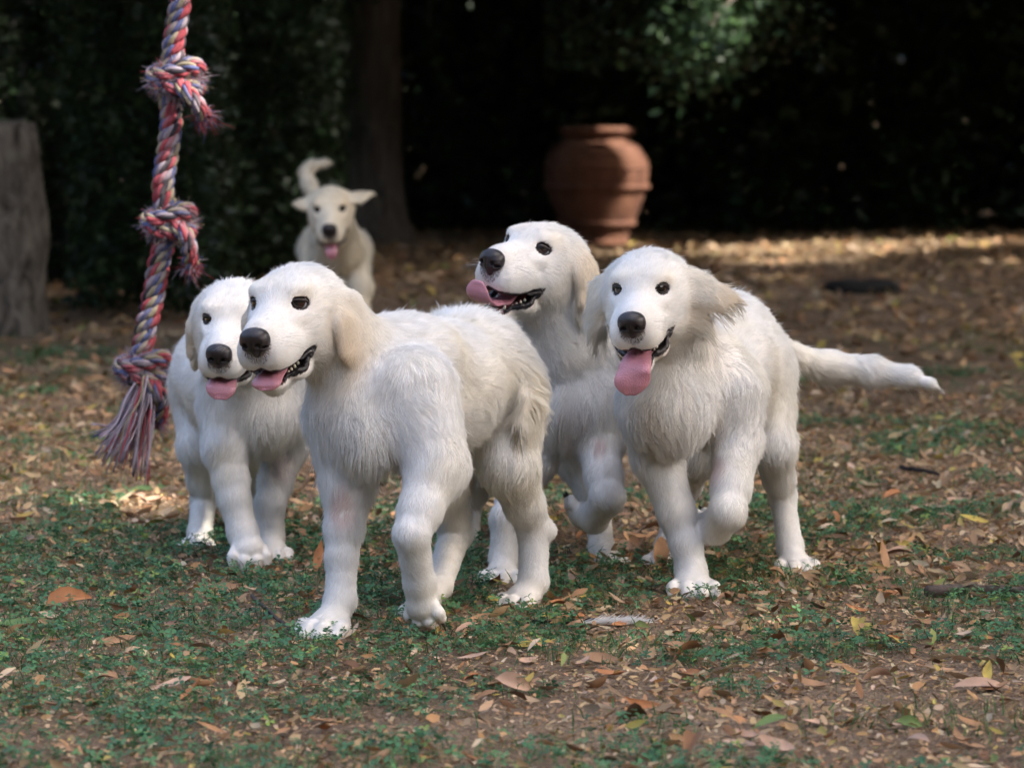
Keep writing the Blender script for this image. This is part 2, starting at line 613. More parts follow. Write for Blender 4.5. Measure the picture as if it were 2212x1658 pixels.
class Puppy:
    def __init__(self, name, label, origin, seed):
        self.root = empty(name, origin)
        tag(self.root, label, 'puppy')
        self.S = Solid()
        self.seed = seed
        self.bare = []          # (centre, radius): no hair there
        self.claws = []
        self.spots = []
        self.tint = (1, 1, 1)
        self.pads = []

    # ---- torso pieces from (x, y, Y, r) in the photo's frame
    def chain(self, pts, k=0.03, L=0.03, c=0, lift=0.3, fl=None):
        P = [px(*q[:3]) for q in pts]
        for i in range(len(P) - 1):
            self.S.rc(P[i], P[i + 1], pts[i][3], pts[i + 1][3], k=k, L=L if np.isscalar(L) else L[i], c=c, lift=lift, fl=fl)
        return P

    def leg(self, pts, paw_dir, L=(0.021, 0.013, 0.0085), ks=(0.035, 0.02, 0.014), size=1.0, c=0, lifted=False, paw_up=None, hock=None):
        pts = [q if i < 2 else (q[0], q[1], q[2], q[3] * 0.88) for i, q in enumerate(pts)]
        a_, b_ = pts[1], pts[2]
        mid = tuple(a_[i] * 0.36 + b_[i] * 0.64 for i in range(3)) + ((a_[3] * 0.30 + b_[3] * 0.70) * 0.95,)
        pts = pts[:2] + [mid] + pts[2:]
        P = [px(*q[:3]) for q in pts]
        n = len(P) - 1
        if hock is not None:
            hp = px(*hock[:3])
            self.S.rc(P[3], hp, pts[3][3] * 0.8, hock[3], k=0.016, L=0.006, c=c, fl=(0, 0, -1), lift=0.2)
            self.S.rc(hp, P[2], hock[3] * 0.7, 0.012, k=0.014, L=0.008, c=c, fl=(0, 0, -1), lift=0.2)
        for i in range(n):
            j = min(i, 2) if i != 2 else 1
            self.S.rc(P[i], P[i + 1], pts[i][3], pts[i + 1][3], k=ks[j], L=L[j], c=c, lift=0.24)
        self.paw(P[-1], unit(paw_dir), size, paw_up, c)
        return P

    def paw(self, p, f, s=1.0, up=None, c=0):
        """p: middle of the paw; f: where the toes point."""
        up = np.array([0, 0, 1.0]) if up is None else unit(up)
        side = unit(np.cross(up, f))
        up = unit(np.cross(f, side))
        R = np.stack([f, side, up])
        S = self.S
        S.el(p + f * 0.004 * s, np.array([0.031, 0.035, 0.024]) * s, R, k=0.018, L=0.006, col=c, fl=f, lift=0.2)
        for t, (o, fw, r) in enumerate(((-1.5, 0.022, 0.0145), (-0.52, 0.036, 0.0160), (0.52, 0.036, 0.0160), (1.5, 0.022, 0.0145))):
            a = p + (side * o * 0.0200 + f * (fw - 0.020) + up * 0.002) * s
            m = p + (side * o * 0.0246 + f * fw - up * 0.003) * s
            b = p + (side * o * 0.0250 + f * (fw + 0.012) - up * 0.0125) * s
            S.rc(a, m, r * 0.80 * s, r * 0.98 * s, k=0.003, L=0.0032, c=c, fl=f, lift=0.16)
            S.rc(m, b, r * 0.98 * s, r * 0.80 * s, k=0.003, L=0.0030, c=c, fl=f - up * 0.5, lift=0.16)
            tip = b + (f * 0.011 - up * 0.002) * s
            self.claws.append((tip - f * 0.004 * s, tip + (f * 0.018 - up * 0.010) * s, 0.0046 * s))
        self.pads.append((p - up * 0.0225 * s, R, s))

    def head(self, at_px, Y, yaw, pitch, roll=0.0, hs=1.0, jaw=18.0, gaze=(0, 0), tint=0, lid=0.0):
        y, t, r = map(math.radians, (yaw, pitch, roll))
        F = np.array([math.sin(y) * math.cos(t), -math.cos(y) * math.cos(t), math.sin(t)])
        Lf = np.array([math.cos(y), math.sin(y), 0.0])
        U = np.cross(F, Lf)
        Lf, U = Lf * math.cos(r) + U * math.sin(r), U * math.cos(r) - Lf * math.sin(r)
        self.R = np.stack([F, Lf, U])
        self.o = px(at_px[0], at_px[1], Y)
        self.hs = hs
        self.jaw = jaw
        S, h = self.S, self.h
        dv = lambda q: np.asarray(q, float) @ self.R

        def el(c, r_, k=0.02, L=0.010, col=0, fl=(-1, 0, 0.2), lift=0.22):
            S.el(h(c), np.array(r_) * hs, self.R, k=k, L=L * hs, col=col, fl=dv(fl), lift=lift)

        def rc(a, b, ra, rb, k=0.02, L=0.010, c=0, fl=None, flat=None, lift=0.22):
            S.rc(h(a), h(b), ra * hs, rb * hs, k=k, L=L * hs, c=c, fl=None if fl is None else dv(fl), flat=None if flat is None else (dv(flat[0]), flat[1]), lift=lift)
        self._el, self._rc, self._dv = el, rc, dv
        el((-0.072, 0, -0.024), (0.084, 0.076, 0.051), L=0.013, fl=(-1, 0, -0.1), lift=0.34)
        el((-0.032, 0, 0.002), (0.054, 0.058, 0.035), L=0.009, col=2, fl=(-1, 0, 0.5))
        rc((-0.012, 0, -0.024), (0.082, 0, -0.031), 0.040, 0.0310, L=0.0055, c=2, fl=(-1, 0, 0.25))
        for s in (-1, 1):
            el((0.044, s * 0.0235, -0.058), (0.058, 0.0285, 0.0390), L=0.0065, col=2, fl=(-0.8, s * 0.3, -0.6), k=0.014)
            el((0.081, s * 0.0165, -0.062), (0.027, 0.0250, 0.0310), L=0.0035, col=2, fl=(-0.6, s * 0.5, -0.7), k=0.012)
            el((-0.042, s * 0.042, -0.056), (0.056, 0.031, 0.052), L=0.012, col=0, fl=(-1, s * 0.1, -0.45))
            el((-0.016, s * 0.033, 0.021), (0.018, 0.020, 0.009), L=0.007, col=1, k=0.022, fl=(-0.6, s * 0.5, 0.5))
            el((0.002, s * 0.030, -0.022), (0.032, 0.022, 0.014), L=0.005, col=2, k=0.014, fl=(-1, s * 0.3, -0.3))
        tj = math.tan(math.radians(jaw))
        xc, z0 = 0.006, -0.079

        def zu(x):
            u = np.clip((np.asarray(x, float) - xc) / 0.104, 0, 1)
            return z0 - 0.015 * np.sin(u * 2.4)

        def zl(x):
            u = np.maximum(np.asarray(x, float) - xc, 0)
            return z0 - 0.001 - 0.019 * (1 - np.exp(-u / 0.006)) - tj * u
        self.zl, self.zu, self.xc = zl, zu, xc
        jz = float(zl(0.066))
        rc((-0.044, 0, -0.098), (0.058, 0, jz - 0.012), 0.036, 0.0205, L=0.009, c=0, k=0.018, fl=(-1, 0, -0.35), lift=0.35)
        el((0.066, 0, jz - 0.008), (0.022, 0.025, 0.0135), L=0.006, col=2, k=0.01, fl=(-0.7, 0, -0.6))
        for s in (-1, 1):
            el((0.016, s * 0.031, float(zl(0.016)) - 0.012), (0.032, 0.017, 0.016), L=0.009, col=0, k=0.014, fl=(-1, 0, -0.4))

        def cut(p):
            l = (p - self.o) @ self.R.T / hs
            x, yy, z = l[:, 0], l[:, 1], l[:, 2]
            w = np.maximum.reduce([z - zu(x), zl(x) - z, xc - x, np.abs(yy) - 0.06])
            e = (np.sqrt((((l - np.array([0.044, 0, -0.095])) / np.array([0.050, 0.023, 0.020])) ** 2).sum(1)) - 1) * 0.021
            return np.minimum(w, e) * hs
        self.cut = cut
        S.cuts.append((cut, 0.005 * hs))
        self.eyes = []
        for s in (-1, 1):
            c = h((-0.0085, s * 0.0325, 0.000))
            out = unit(dv((0.80, s * 0.58, 0.06)))
            hz = unit(np.cross(dv((0, 0, 1)), out))
            vt = np.cross(out, hz)
            hz = unit(hz - s * 0.22 * vt)
            vt = np.cross(out, hz)
            self.eyes.append((s, c, out, hz, vt))
            Re = np.stack([out, hz, vt])
            ec = c + out * 0.008 * hs

            def ecut(p, ec=ec, Re=Re):
                l = (p - ec) @ Re.T
                return (np.sqrt(((l / (np.array([0.019, 0.0168, 0.0130]) * hs)) ** 2).sum(1)) - 1) * 0.0130 * hs
            S.cuts.append((ecut, 0.003))
            self.bare.append((ec, 0.0170 * hs))
        self.bare.append((h((0.110, 0, -0.031)), 0.0235 * hs))
        self.gaze = gaze
        self.lid = lid

    def h(self, q):
        return self.o + (np.asarray(q, float) * self.hs) @ self.R

    def ear(self, s, pts, n, flat=0.28, L=(0.012, 0.018, 0.022), c=(1, 1, 3)):
        """s: +1 the puppy's own left. pts: (x, y, z, r) in the head's frame, from root to tip; n: flat side."""
        for i in range(len(pts) - 1):
            a, b = pts[i], pts[i + 1]
            m = lambda q: (q[0], s * q[1], q[2])
            self._rc(m(a), m(b), a[3], b[3], k=0.007, L=L[min(i, 2)], c=c[min(i, 2)], flat=((n[0], s * n[1], n[2]), flat), lift=0.28)

    def tongue(self, pts, normal=(0, 0, 1)):
        """pts: (x, y, z, half width) in the head's frame."""
        pts = np.asarray(pts, float)
        K, n = 26, 18
        c = spline(pts, K)
        T = np.gradient(c[:, :3], axis=0)
        T /= np.linalg.norm(T, axis=1, keepdims=True)
        side = np.cross(np.array([0, 0, 1.0]), T)
        side[:, 2] *= 0.3
        bad = np.linalg.norm(side, axis=1) < 0.3
        side[bad] = np.array([0, 1.0, 0])
        for i in range(1, K):
            if side[i] @ side[i - 1] < 0: side[i] = -side[i]
        for _ in range(3):
            side[1:-1] = (side[:-2] + side[1:-1] * 2 + side[2:]) / 4
        side /= np.linalg.norm(side, axis=1, keepdims=True)
        up = np.cross(T, side)
        if side[0, 1] < 0:
            side, up = -side, up
            up = np.cross(T, side)
        th = np.linspace(0, 2 * math.pi, n, endpoint=False)
        vs = []
        for i in range(K):
            w = c[i, 3]
            if i > K - 5:
                w *= math.sqrt(max(0.0, 1 - ((i - (K - 5)) / 4.6) ** 2))
            tk = 0.0052 * (0.6 if i > K - 4 else 1)
            cs, sn = np.cos(th), np.sin(th)
            groove = -0.0050 * np.exp(-(cs / 0.20) ** 2) * (sn > 0)
            droop = -0.10 * w * cs ** 2
            vs.append(c[i, :3] + (side[i] * (w * cs)[:, None]) + up[i] * (tk * sn + groove + droop)[:, None])
        v = np.concatenate(vs)
        i, j = np.meshgrid(np.arange(K - 1), np.arange(n), indexing='ij')
        q = np.stack([i * n + j, i * n + (j + 1) % n, (i + 1) * n + (j + 1) % n, (i + 1) * n + j], -1).reshape(-1, 4)
        endcap = np.arange((K - 1) * n, K * n)[None]
        t = np.repeat(np.linspace(0, 1, K), n)
        nz = vnoise(v, 0.006, 3)
        col = np.array([0.58, 0.245, 0.30])[None] * (0.9 + 0.18 * nz[:, None])
        col = col * (0.72 + 0.28 * np.clip(t / 0.6, 0, 1))[:, None]
        dark = (np.abs(np.tile(np.cos(th), K)) < 0.1) * 0.22
        col = col * (1 - dark)[:, None]
        me = mesh_np('tongue', self.h(v), [q, endcap], colors=col)
        link('tongue', me, M_TONGUE, self.root)

    def finish(self, vox=0.0036, hairs=110000, clumps=9000, teeth=True, whiskers=True, hw=0.00034):
        S, hs, root = self.S, self.hs, self.root
        v, f = surface(S, vox)
        nrm = vert_normals(v, f)
        fl, L, cc, lift = S.attrs(v)
        keep = np.ones(len(v))
        l = (v - self.o) @ self.R.T / hs
        near_head = (np.abs(l) < 0.25).all(1)
        cd = np.full(len(v), 1.0)
        cd[near_head] = self.cut(v[near_head]) / hs
        mouth = cd < 0.0035
        lip = cd < 0.0075
        keep[lip] = 0
        for c, r in self.bare:
            keep[((v - c) ** 2).sum(1) < r * r] = 0
        # lower side of the paws is pad, not coat
        for c, R, s in self.pads:
            q = (v - c) @ R.T
            keep[(np.abs(q[:, 0]) < 0.05) & (np.abs(q[:, 1]) < 0.05) & (q[:, 2] < -0.006 * s)] = 0.35
        col = (cc @ FUR_COL) * np.array([0.95, 0.90, 0.86])
        eye_d = np.min([np.sqrt(((v - e[1]) ** 2).sum(1)) for e in self.eyes], axis=0)
        col *= np.array(self.tint)
        col[eye_d < 0.0222 * hs] = (0.05, 0.035, 0.032)
        col[mouth] = (0.16, 0.045, 0.045)
        out = mouth & (np.abs(l[:, 1]) > 0.026) | (lip & ~mouth) | (mouth & (l[:, 0] > 0.088))
        col[out] = (0.016, 0.012, 0.013)
        for e in range(1):
            noseD = np.sqrt((((l - np.array([0.102, 0, -0.040])) / np.array([1, 1, 1.25])) ** 2).sum(1))
            col[(noseD < 0.026) & near_head] = (0.20, 0.17, 0.165)
        body = link('body', mesh_np('body', v, f, colors=np.clip(col, 0, 1)), M_SKIN, root)
        hang = np.clip(-nrm[:, 2] + 0.15, 0, 1) * np.clip((L - 0.016) / 0.008, 0, 1)
        L = L * (1 + 0.55 * hang)
        # thinner hair by the eyes and lips
        L = L * np.where(near_head, np.clip((eye_d / hs - 0.012) / 0.025, 0.3, 1), 1) * np.where(lip | (cd < 0.012), 0.5, 1)
        grow_fur('fur', v, f, nrm, fl, L, cc, lift, keep, hairs, body, M_FUR, self.seed, hw=hw, clump_n=clumps, spots=self.spots, tint=self.tint, dark=[(e[1] - np.array([0, 0, 0.004]), 0.030 * hs, 0.30) for e in self.eyes] + [(self.h((0.098, 0, -0.052)), 0.034 * hs, 0.45)])
        # eyes
        sv, sq = sphere_vf()
        for s, c, out_, hz, vt in self.eyes:
            g = unit(out_ * 0.72 + self.R[0] * 0.45 + hz * self.gaze[0] + vt * self.gaze[1])
            a = unit(np.cross(np.array([0, 0, 1.0]), g)); b = np.cross(g, a)
            r = 0.0176 * hs
            bulge = 1 + 0.035 * np.clip((sv[:, 0] - 0.72) / 0.28, 0, 1)
            w = c + (sv * r * bulge[:, None]) @ np.stack([g, a, b])
            ca = sv[:, 0]
            ec = np.where((ca > 0.84)[:, None], (0.003, 0.002, 0.002), np.where((ca > 0.46)[:, None], (0.030, 0.014, 0.008), np.where((ca > 0.40)[:, None], (0.010, 0.007, 0.006), (0.30, 0.30, 0.34))))
            eo = link('eye', mesh_np('eye', w, sq, colors=ec), M_EYE, root)
            th = np.linspace(0, 2 * math.pi, 41)
            hh = np.where(np.sin(th) > 0, 0.0094 - self.lid, 0.0104) * hs
            cs = np.sign(np.cos(th)) * np.abs(np.cos(th)) ** 0.9
            ringl = np.stack([0.0158 * hs * cs, hh * np.sin(th)], 1)
            depth = np.sqrt(np.clip((0.0184 * hs) ** 2 - (ringl ** 2).sum(1), 1e-8, None))
            ring = c + out_ * depth[:, None] + hz * ringl[:, :1] + vt * ringl[:, 1:2]
            tv, tf = tube(ring, 0.0024 * hs, 8, cap=False)
            link('eyelid', mesh_np('eyelid', tv, tf), M_RIM, eo)
        # nose leather with nostrils
        N = Solid()
        N.el((0.103, 0, -0.030), (0.0200, 0.0255, 0.0190), k=0.01)
        N.el((0.107, 0, -0.021), (0.0145, 0.0225, 0.0120), k=0.012)
        N.rc((0.112, 0, -0.040), (0.106, 0, -0.053), 0.0085, 0.0062, k=0.012)
        for s in (-1, 1):
            N.el((0.109, s * 0.0150, -0.034), (0.0125, 0.0100, 0.0125), k=0.006)

        def nost(p):
            q = np.abs(p * np.array([0, 1, 0]) + 0) + p * np.array([1, 0, 1])
            a = (np.sqrt((((q - np.array([0.1228, 0.0118, -0.0340])) / np.array([0.0085, 0.0050, 0.0048])) ** 2).sum(1)) - 1) * 0.0048
            b = (np.sqrt((((q - np.array([0.1160, 0.0205, -0.0375])) / np.array([0.0085, 0.0060, 0.0026])) ** 2).sum(1)) - 1) * 0.0026
            g = (np.sqrt((((q - np.array([0.1250, 0.0, -0.0450])) / np.array([0.0040, 0.0011, 0.0150])) ** 2).sum(1)) - 1) * 0.0011
            return np.minimum(np.minimum(a, b), g)
        N.cuts.append((nost, 0.0018))
        nv, nf = surface(N, 0.0013)
        link('nose', mesh_np('nose', self.h(nv), nf), M_NOSE, root)
        # black lips along the lower jaw and round the corner of the mouth
        for s in (-1, 1):
            x = np.concatenate([np.linspace(0.070, 0.016, 16), [0.010, 0.006, 0.004]])
            z = self.zl(x) - 0.001
            z[-2:] = [self.zl(0.012) + 0.004, self.zl(0.012) + 0.010]
            ux = np.linspace(0.007, 0.034, 7)
            x, z = np.concatenate([x, ux]), np.concatenate([z, self.zu(ux) - 0.001])
            probe = np.concatenate([np.full(17, -0.007), [-0.002, 0.002], np.full(7, 0.006)])
            ys = np.linspace(0.085, 0.004, 55)
            yy = np.empty(len(x))
            for i_ in range(len(x)):
                dd = S(self.h(np.stack([np.full(55, x[i_] - (0.006 if 16 < i_ < 20 else 0)), s * ys, np.full(55, z[i_] + probe[i_])], 1)))
                yy[i_] = ys[np.argmax(dd < 0)] if (dd < 0).any() else 0.02
            for _r in range(3):
                yy[1:-1] = (yy[:-2] + 2 * yy[1:-1] + yy[2:]) / 4
            pth = np.stack([x, s * (yy - 0.0005), z], 1)
            m_ = len(pth)
            wob = np.interp(np.arange(m_), [0, 19, 22, m_ - 1], [0.0028, 0.0034, 0.0030, 0.0012]) + 0.0048 * vnoise(pth, 0.007, 5 + s) * np.interp(np.arange(m_), [0, 8, 14, 19, m_ - 1], [0.2, 0.9, 1.2, 0.8, 0.0])
            pth[:, 2] += 0.006 * (vnoise(pth, 0.007, 8 + s) - 0.5) - np.interp(np.arange(m_), [0, 19, m_ - 1], [0, 0, 0.001])
            pth[20:, 1] -= s * 0.002
            tv, tf = tube(self.h(spline(pth, 60)), np.interp(np.linspace(0, 1, 60), np.linspace(0, 1, m_), wob) * hs, 9)
            link('lip', mesh_np('lip', tv, tf), M_LIP, root)
            if teeth:
                for i, (tx, th_) in enumerate(((0.064, 0.011), (0.046, 0.005), (0.038, 0.006), (0.029, 0.007), (0.020, 0.006))):
                    ty = 0.012 + 0.020 * np.clip((0.075 - tx) / 0.06, 0, 1) ** 0.8
                    b = np.array([tx, s * ty, float(self.zl(tx)) - 0.001])
                    tv, tf = tube(self.h(np.stack([b, b + [0, 0, th_ * 0.55], b + [0.001, 0, th_]])), np.array([0.0030, 0.0026, 0.0006]) * hs, 7)
                    link('tooth', mesh_np('tooth', tv, tf), M_TOOTH, root)
        for a, b, r in self.claws:
            tv, tf = tube(np.stack([a, a * 0.5 + b * 0.5 + [0, 0, 0.001], b]), np.array([r, r * 0.8, r * 0.15]), 6)
            link('claw', mesh_np('claw', tv, tf), M_CLAW, root)
        sv2, sq2 = sphere_vf(14, 8)
        for c, R, s in self.pads:
            w = c + (sv2 * np.array([0.022, 0.024, 0.007]) * s) @ R
            link('paw_pad', mesh_np('paw_pad', w, sq2), M_PAD, root)
        if whiskers:
            rng = np.random.default_rng(self.seed)
            n = 22
            s = np.where(np.arange(n) % 2 == 0, 1, -1)
            b = np.stack([0.05 + 0.045 * rng.random(n), s * (0.036 + 0.006 * rng.random(n)), -0.05 + 0.02 * rng.random(n)], 1)
            d = np.stack([0.2 - 0.5 * rng.random(n), s * 1.0, -0.25 + 0.5 * rng.random(n)], 1)
            ln = (0.025 + 0.045 * rng.random(n))[:, None, None]
            t = np.linspace(0, 1, 6)[None, :, None]
            W = b[:, None] + ln * (t * d[:, None] + t ** 2 * np.array([-0.15, 0, -0.25]))
            strands('whiskers', self.h(W.reshape(-1, 3)).reshape(n, 6, 3), 0.00015 * np.array([1, 1, .9, .7, .5, .2]), np.full((n, 3), 0.75), M_WHISKER, root)

# ------------------------------------------------------------------ ground
def ground_material():
    m, nt, b = new_mat('earth')
    b.inputs['Roughness'].default_value = 0.95
    b.inputs['Specular IOR Level'].default_value = 0.1
    tc = nd(nt, 'ShaderNodeTexCoord')
    n1 = nd(nt, 'ShaderNodeTexNoise', Scale=1.3, Detail=6.0)
    n2 = nd(nt, 'ShaderNodeTexNoise', Scale=90.0, Detail=6.0, Roughness=0.7)
    n3 = nd(nt, 'ShaderNodeTexVoronoi', Scale=160.0)
    for n in (n1, n2, n3):
        nt.links.new(tc.outputs['Object'], n.inputs['Vector'])
    r1 = nd(nt, 'ShaderNodeValToRGB')
    r1.color_ramp.elements[0].position = 0.35
    r1.color_ramp.elements[0].color = (0.175, 0.125, 0.086, 1)
    r1.color_ramp.elements[1].position = 0.68
    r1.color_ramp.elements[1].color = (0.31, 0.228, 0.158, 1)
    nt.links.new(n1.outputs['Fac'], r1.inputs['Fac'])
    r2 = nd(nt, 'ShaderNodeValToRGB')
    r2.color_ramp.elements[0].position = 0.36
    r2.color_ramp.elements[0].color = (0.6, 0.58, 0.56, 1)
    r2.color_ramp.elements[1].position = 0.70
    r2.color_ramp.elements[1].color = (1.6, 1.55, 1.5, 1)
    nt.links.new(n2.outputs['Fac'], r2.inputs['Fac'])
    mx = nd(nt, 'ShaderNodeMix', data_type='RGBA', blend_type='MULTIPLY')
    mx.inputs[0].default_value = 1.0
    nt.links.new(r1.outputs['Color'], mx.inputs[6])
    nt.links.new(r2.outputs['Color'], mx.inputs[7])
    nt.links.new(mx.outputs[2], b.inputs['Base Color'])
    bp = nd(nt, 'ShaderNodeBump', Strength=0.9, Distance=0.012)
    ad = nd(nt, 'ShaderNodeMath', operation='ADD')
    nt.links.new(n2.outputs['Fac'], ad.inputs[0])
    nt.links.new(n3.outputs['Distance'], ad.inputs[1])
    nt.links.new(ad.outputs[0], bp.inputs['Height'])
    nt.links.new(bp.outputs['Normal'], b.inputs['Normal'])
    return m


_gx, _gy = np.meshgrid(np.linspace(-90, 90, 61), np.linspace(-60, 120, 61), indexing='ij')
_gv = np.stack([_gx, _gy, np.zeros_like(_gx)], -1).reshape(-1, 3)
_i, _j = np.meshgrid(np.arange(60), np.arange(60), indexing='ij')
_gq = np.stack([_i * 61 + _j, (_i + 1) * 61 + _j, (_i + 1) * 61 + _j + 1, _i * 61 + _j + 1], -1).reshape(-1, 4)
tag(link('ground', mesh_np('ground', _gv, _gq), ground_material()), 'bare brown earth of the garden under leaves and clover', 'ground', kind='structure')


# ------------------------------------------------------------------ leaves
def leaf_template(l=1.0, w=0.3, seg=5, curl=0.0, fold=0.25, blunt=0.0, twist=0.0):
    """A leaf blade along +x with midrib fold and curl; l=1, base at 0."""
    t = np.linspace(0, 1, seg + 1)
    half = w * 0.5 * np.sin(np.pi * np.clip(t, 0.02, 0.985) ** (0.85 - 0.25 * blunt)) ** (0.9 - 0.4 * blunt)
    half[0] = 0.012
    half[-1] = 0.006
    ang = curl * (t - 0.35)
    x = np.concatenate([[0], np.cumsum(np.cos((ang[1:] + ang[:-1]) / 2) / seg)])
    z = np.concatenate([[0], np.cumsum(np.sin((ang[1:] + ang[:-1]) / 2) / seg)])
    tw = twist * t
    v = []
    for i in range(seg + 1):
        for s in (-1, 0, 1):
            yy = half[i] * s
            zz = abs(half[i] * s) * fold
            v.append((x[i], yy * math.cos(tw[i]) - zz * math.sin(tw[i]), z[i] + yy * math.sin(tw[i]) + zz * math.cos(tw[i])))
    v = np.array(v)
    v[:, 0] -= 0.5
    v[:, 2] -= v[:, 2].min() * 0.5
    q = []
    for i in range(seg):
        for s in (0, 1):
            a = i * 3 + s
            q.append((a, a + 3, a + 4, a + 1))
    return v, np.array(q)


def rot_mats(yaw, tilt, roll):
    cy, sy, ct, st, cr, sr = np.cos(yaw), np.sin(yaw), np.cos(tilt), np.sin(tilt), np.cos(roll), np.sin(roll)
    n = len(yaw)
    Z = np.zeros((n, 3, 3)); Z[:, 0, 0] = cy; Z[:, 0, 1] = -sy; Z[:, 1, 0] = sy; Z[:, 1, 1] = cy; Z[:, 2, 2] = 1
    Y = np.zeros((n, 3, 3)); Y[:, 0, 0] = ct; Y[:, 0, 2] = -st; Y[:, 2, 0] = st; Y[:, 2, 2] = ct; Y[:, 1, 1] = 1
    X = np.zeros((n, 3, 3)); X[:, 1, 1] = cr; X[:, 1, 2] = -sr; X[:, 2, 1] = sr; X[:, 2, 2] = cr; X[:, 0, 0] = 1
    return Z @ Y @ X


def scatter(templates, pos, size, R, cols, sit=True):
    """One mesh of many leaves. templates: list of (v, q); pos (N,3); size (N,); R (N,3,3); cols (N,3)."""
    which = RNG.integers(0, len(templates), len(pos))
    V, F, C, off = [], [], [], 0
    for k, (v, q) in enumerate(templates):
        i = np.flatnonzero(which == k)
        if not len(i): continue
        w = np.einsum('nij,vj->nvi', R[i], v) * size[i][:, None, None]
        if sit:
            w[:, :, 2] -= w[:, :, 2].min(1, keepdims=True)
        w += pos[i][:, None]
        V.append(w.reshape(-1, 3))
        F.append((q[None] + (np.arange(len(i)) * len(v))[:, None, None] + off).reshape(-1, q.shape[1]))
        C.append(np.repeat(cols[i], len(v), 0))
        off += len(i) * len(v)
    fs = {}
    for f in F: fs.setdefault(f.shape[1], []).append(f)
    return np.concatenate(V), [np.concatenate(x) for x in fs.values()], np.concatenate(C)


M_LITTER = mat_attr('dry_leaf', 0.75, 0.2, trans=0.12, bump=0.3, bscale=120.0)
M_GREEN = mat_attr('green_leaf', 0.55, 0.3, trans=0.25)
M_DARKLEAF = mat_attr('hedge_leaf', 0.45, 0.35, trans=0.20)

DRY = np.array([[0.37, 0.245, 0.15], [0.26, 0.165, 0.10], [0.37, 0.20, 0.105], [0.46, 0.33, 0.24], [0.40, 0.29, 0.09], [0.13, 0.075, 0.045], [0.38, 0.22, 0.13], [0.19, 0.20, 0.07]])
DRY_W = np.array([0.27, 0.2, 0.14, 0.13, 0.035, 0.08, 0.125, 0.02])


def strip_points(n, y0, y1, dens=None, pad=0.45):
    """Random ground points in the wedge the camera sees (and a margin)."""
    u = RNG.random(n)
    Y = np.sqrt(y0 ** 2 + u * (y1 ** 2 - y0 ** 2))
    X = (RNG.random(n) * 2 - 1) * (Y * 0.1333 + pad)
    p = np.stack([X, Y, np.zeros(n)], 1)
    if dens is not None:
        p = p[RNG.random(n) < dens(p)]
    return p


DRY_T = [leaf_template(1, w, 5, c, f, b, t) for w, c, f, b, t in ((0.30, 0.5, 0.25, 0, 0.3), (0.26, -0.7, 0.4, 0, 0), (0.34, 1.2, 0.5, 0.2, -0.5), (0.28, 0.2, 0.15, 0, 0.6), (0.40, -0.9, 0.7, 0.3, 0.4), (0.24, 1.5, 0.8, 0, -0.8))]
DRY_T2 = [leaf_template(1, w, 3, c, f, b, t) for w, c, f, b, t in ((0.32, 0.5, 0.3, 0, 0.3), (0.28, -0.7, 0.4, 0, 0), (0.38, 1.0, 0.5, 0.2, -0.5))]


def dry_cols(n):
    c = DRY[RNG.choice(len(DRY), n, p=DRY_W / DRY_W.sum())]
    c = c * np.array([0.97, 1.03, 0.98])
    return np.clip(c * (0.75 + 0.6 * RNG.random((n, 1))) * (0.94 + 0.12 * RNG.random((n, 3))), 0, 1)


def green_mask(p):
    """How much clover grows at p: thick round the puppies' feet, thinning behind."""
    n = vnoise(p, 0.5, 21) * 0.45 + vnoise(p, 0.17, 22) * 0.55
    Y = p[:, 1]
    band = np.interp(Y, [5.3, 6.0, 6.6, 7.1, 8.2, 8.7, 9.6, 12, 15], [0.60, 0.46, 0.50, 0.68, 0.66, 0.50, 0.40, 0.36, 0.2])
    band = band + 0.10 * np.clip(-p[:, 0] / 0.8, -1, 1) * (Y < 8.6)
    return np.clip((n - (0.93 - band)) * 5.5, 0, 0.75) * (0.25 + 0.75 * (vnoise(p, 0.07, 23) > 0.42))


# small crumbs of leaf and straw
_p = strip_points(110000, 5.3, 11.5)
_n = len(_p)
_chip = [(np.array([[-.5, -.2, 0], [.5, -.12, .04], [.45, .2, 0], [-.4, .22, .06]]), np.array([[0, 1, 2, 3]]))]
_v, _f, _c = scatter(_chip, _p + [0, 0, 0.001], 0.005 + 0.012 * RNG.random(_n) ** 2, rot_mats(RNG.random(_n) * 6.3, RNG.normal(0, .3, _n), RNG.normal(0, .3, _n)), dry_cols(_n) * np.array([1.15, 1.12, 1.1]))
tag(link('leaf_crumbs', mesh_np('leaf_crumbs', _v, _f, False, _c), M_LITTER), 'fine brown crumbs of leaf and straw on the earth', 'debris', kind='stuff')

# torn pieces of leaf
_p = strip_points(40000, 5.3, 12.5, lambda p: np.clip(0.25 + 1.2 * (vnoise(p, 0.3, 51) - 0.3), 0.05, 1) * np.where(p[:, 0] > 0.1, 1.0, 0.55))
_n = len(_p)
_frag = []
for _k in range(6):
    _r = np.random.default_rng(500 + _k)
    _a = np.sort(_r.random(6)) * 0.5 + np.arange(6) * 1.0
    _pt = np.stack([0.5 * np.cos(_a) * (0.6 + 0.5 * _r.random(6)), 0.28 * np.sin(_a) * (0.6 + 0.6 * _r.random(6)), 0.16 * _r.random(6)], 1)
    _frag.append((_pt, np.array([[0, 1, 2, 3], [0, 3, 4, 5]])))
_v, _f, _c = scatter(_frag, _p + np.stack([0 * _p[:, 0], 0 * _p[:, 0], 0.002 + 0.010 * RNG.random(_n)], 1), 0.008 + 0.022 * RNG.random(_n) ** 1.7, rot_mats(RNG.random(_n) * 6.3, RNG.normal(0, .35, _n), RNG.normal(0, .45, _n)), dry_cols(_n) * np.array([1.12, 1.08, 1.0]))
tag(link('leaf_fragments', mesh_np('leaf_fragments', _v, _f, True, _c), M_LITTER), 'torn pieces of dry leaf scattered over the earth', 'debris', kind='stuff')

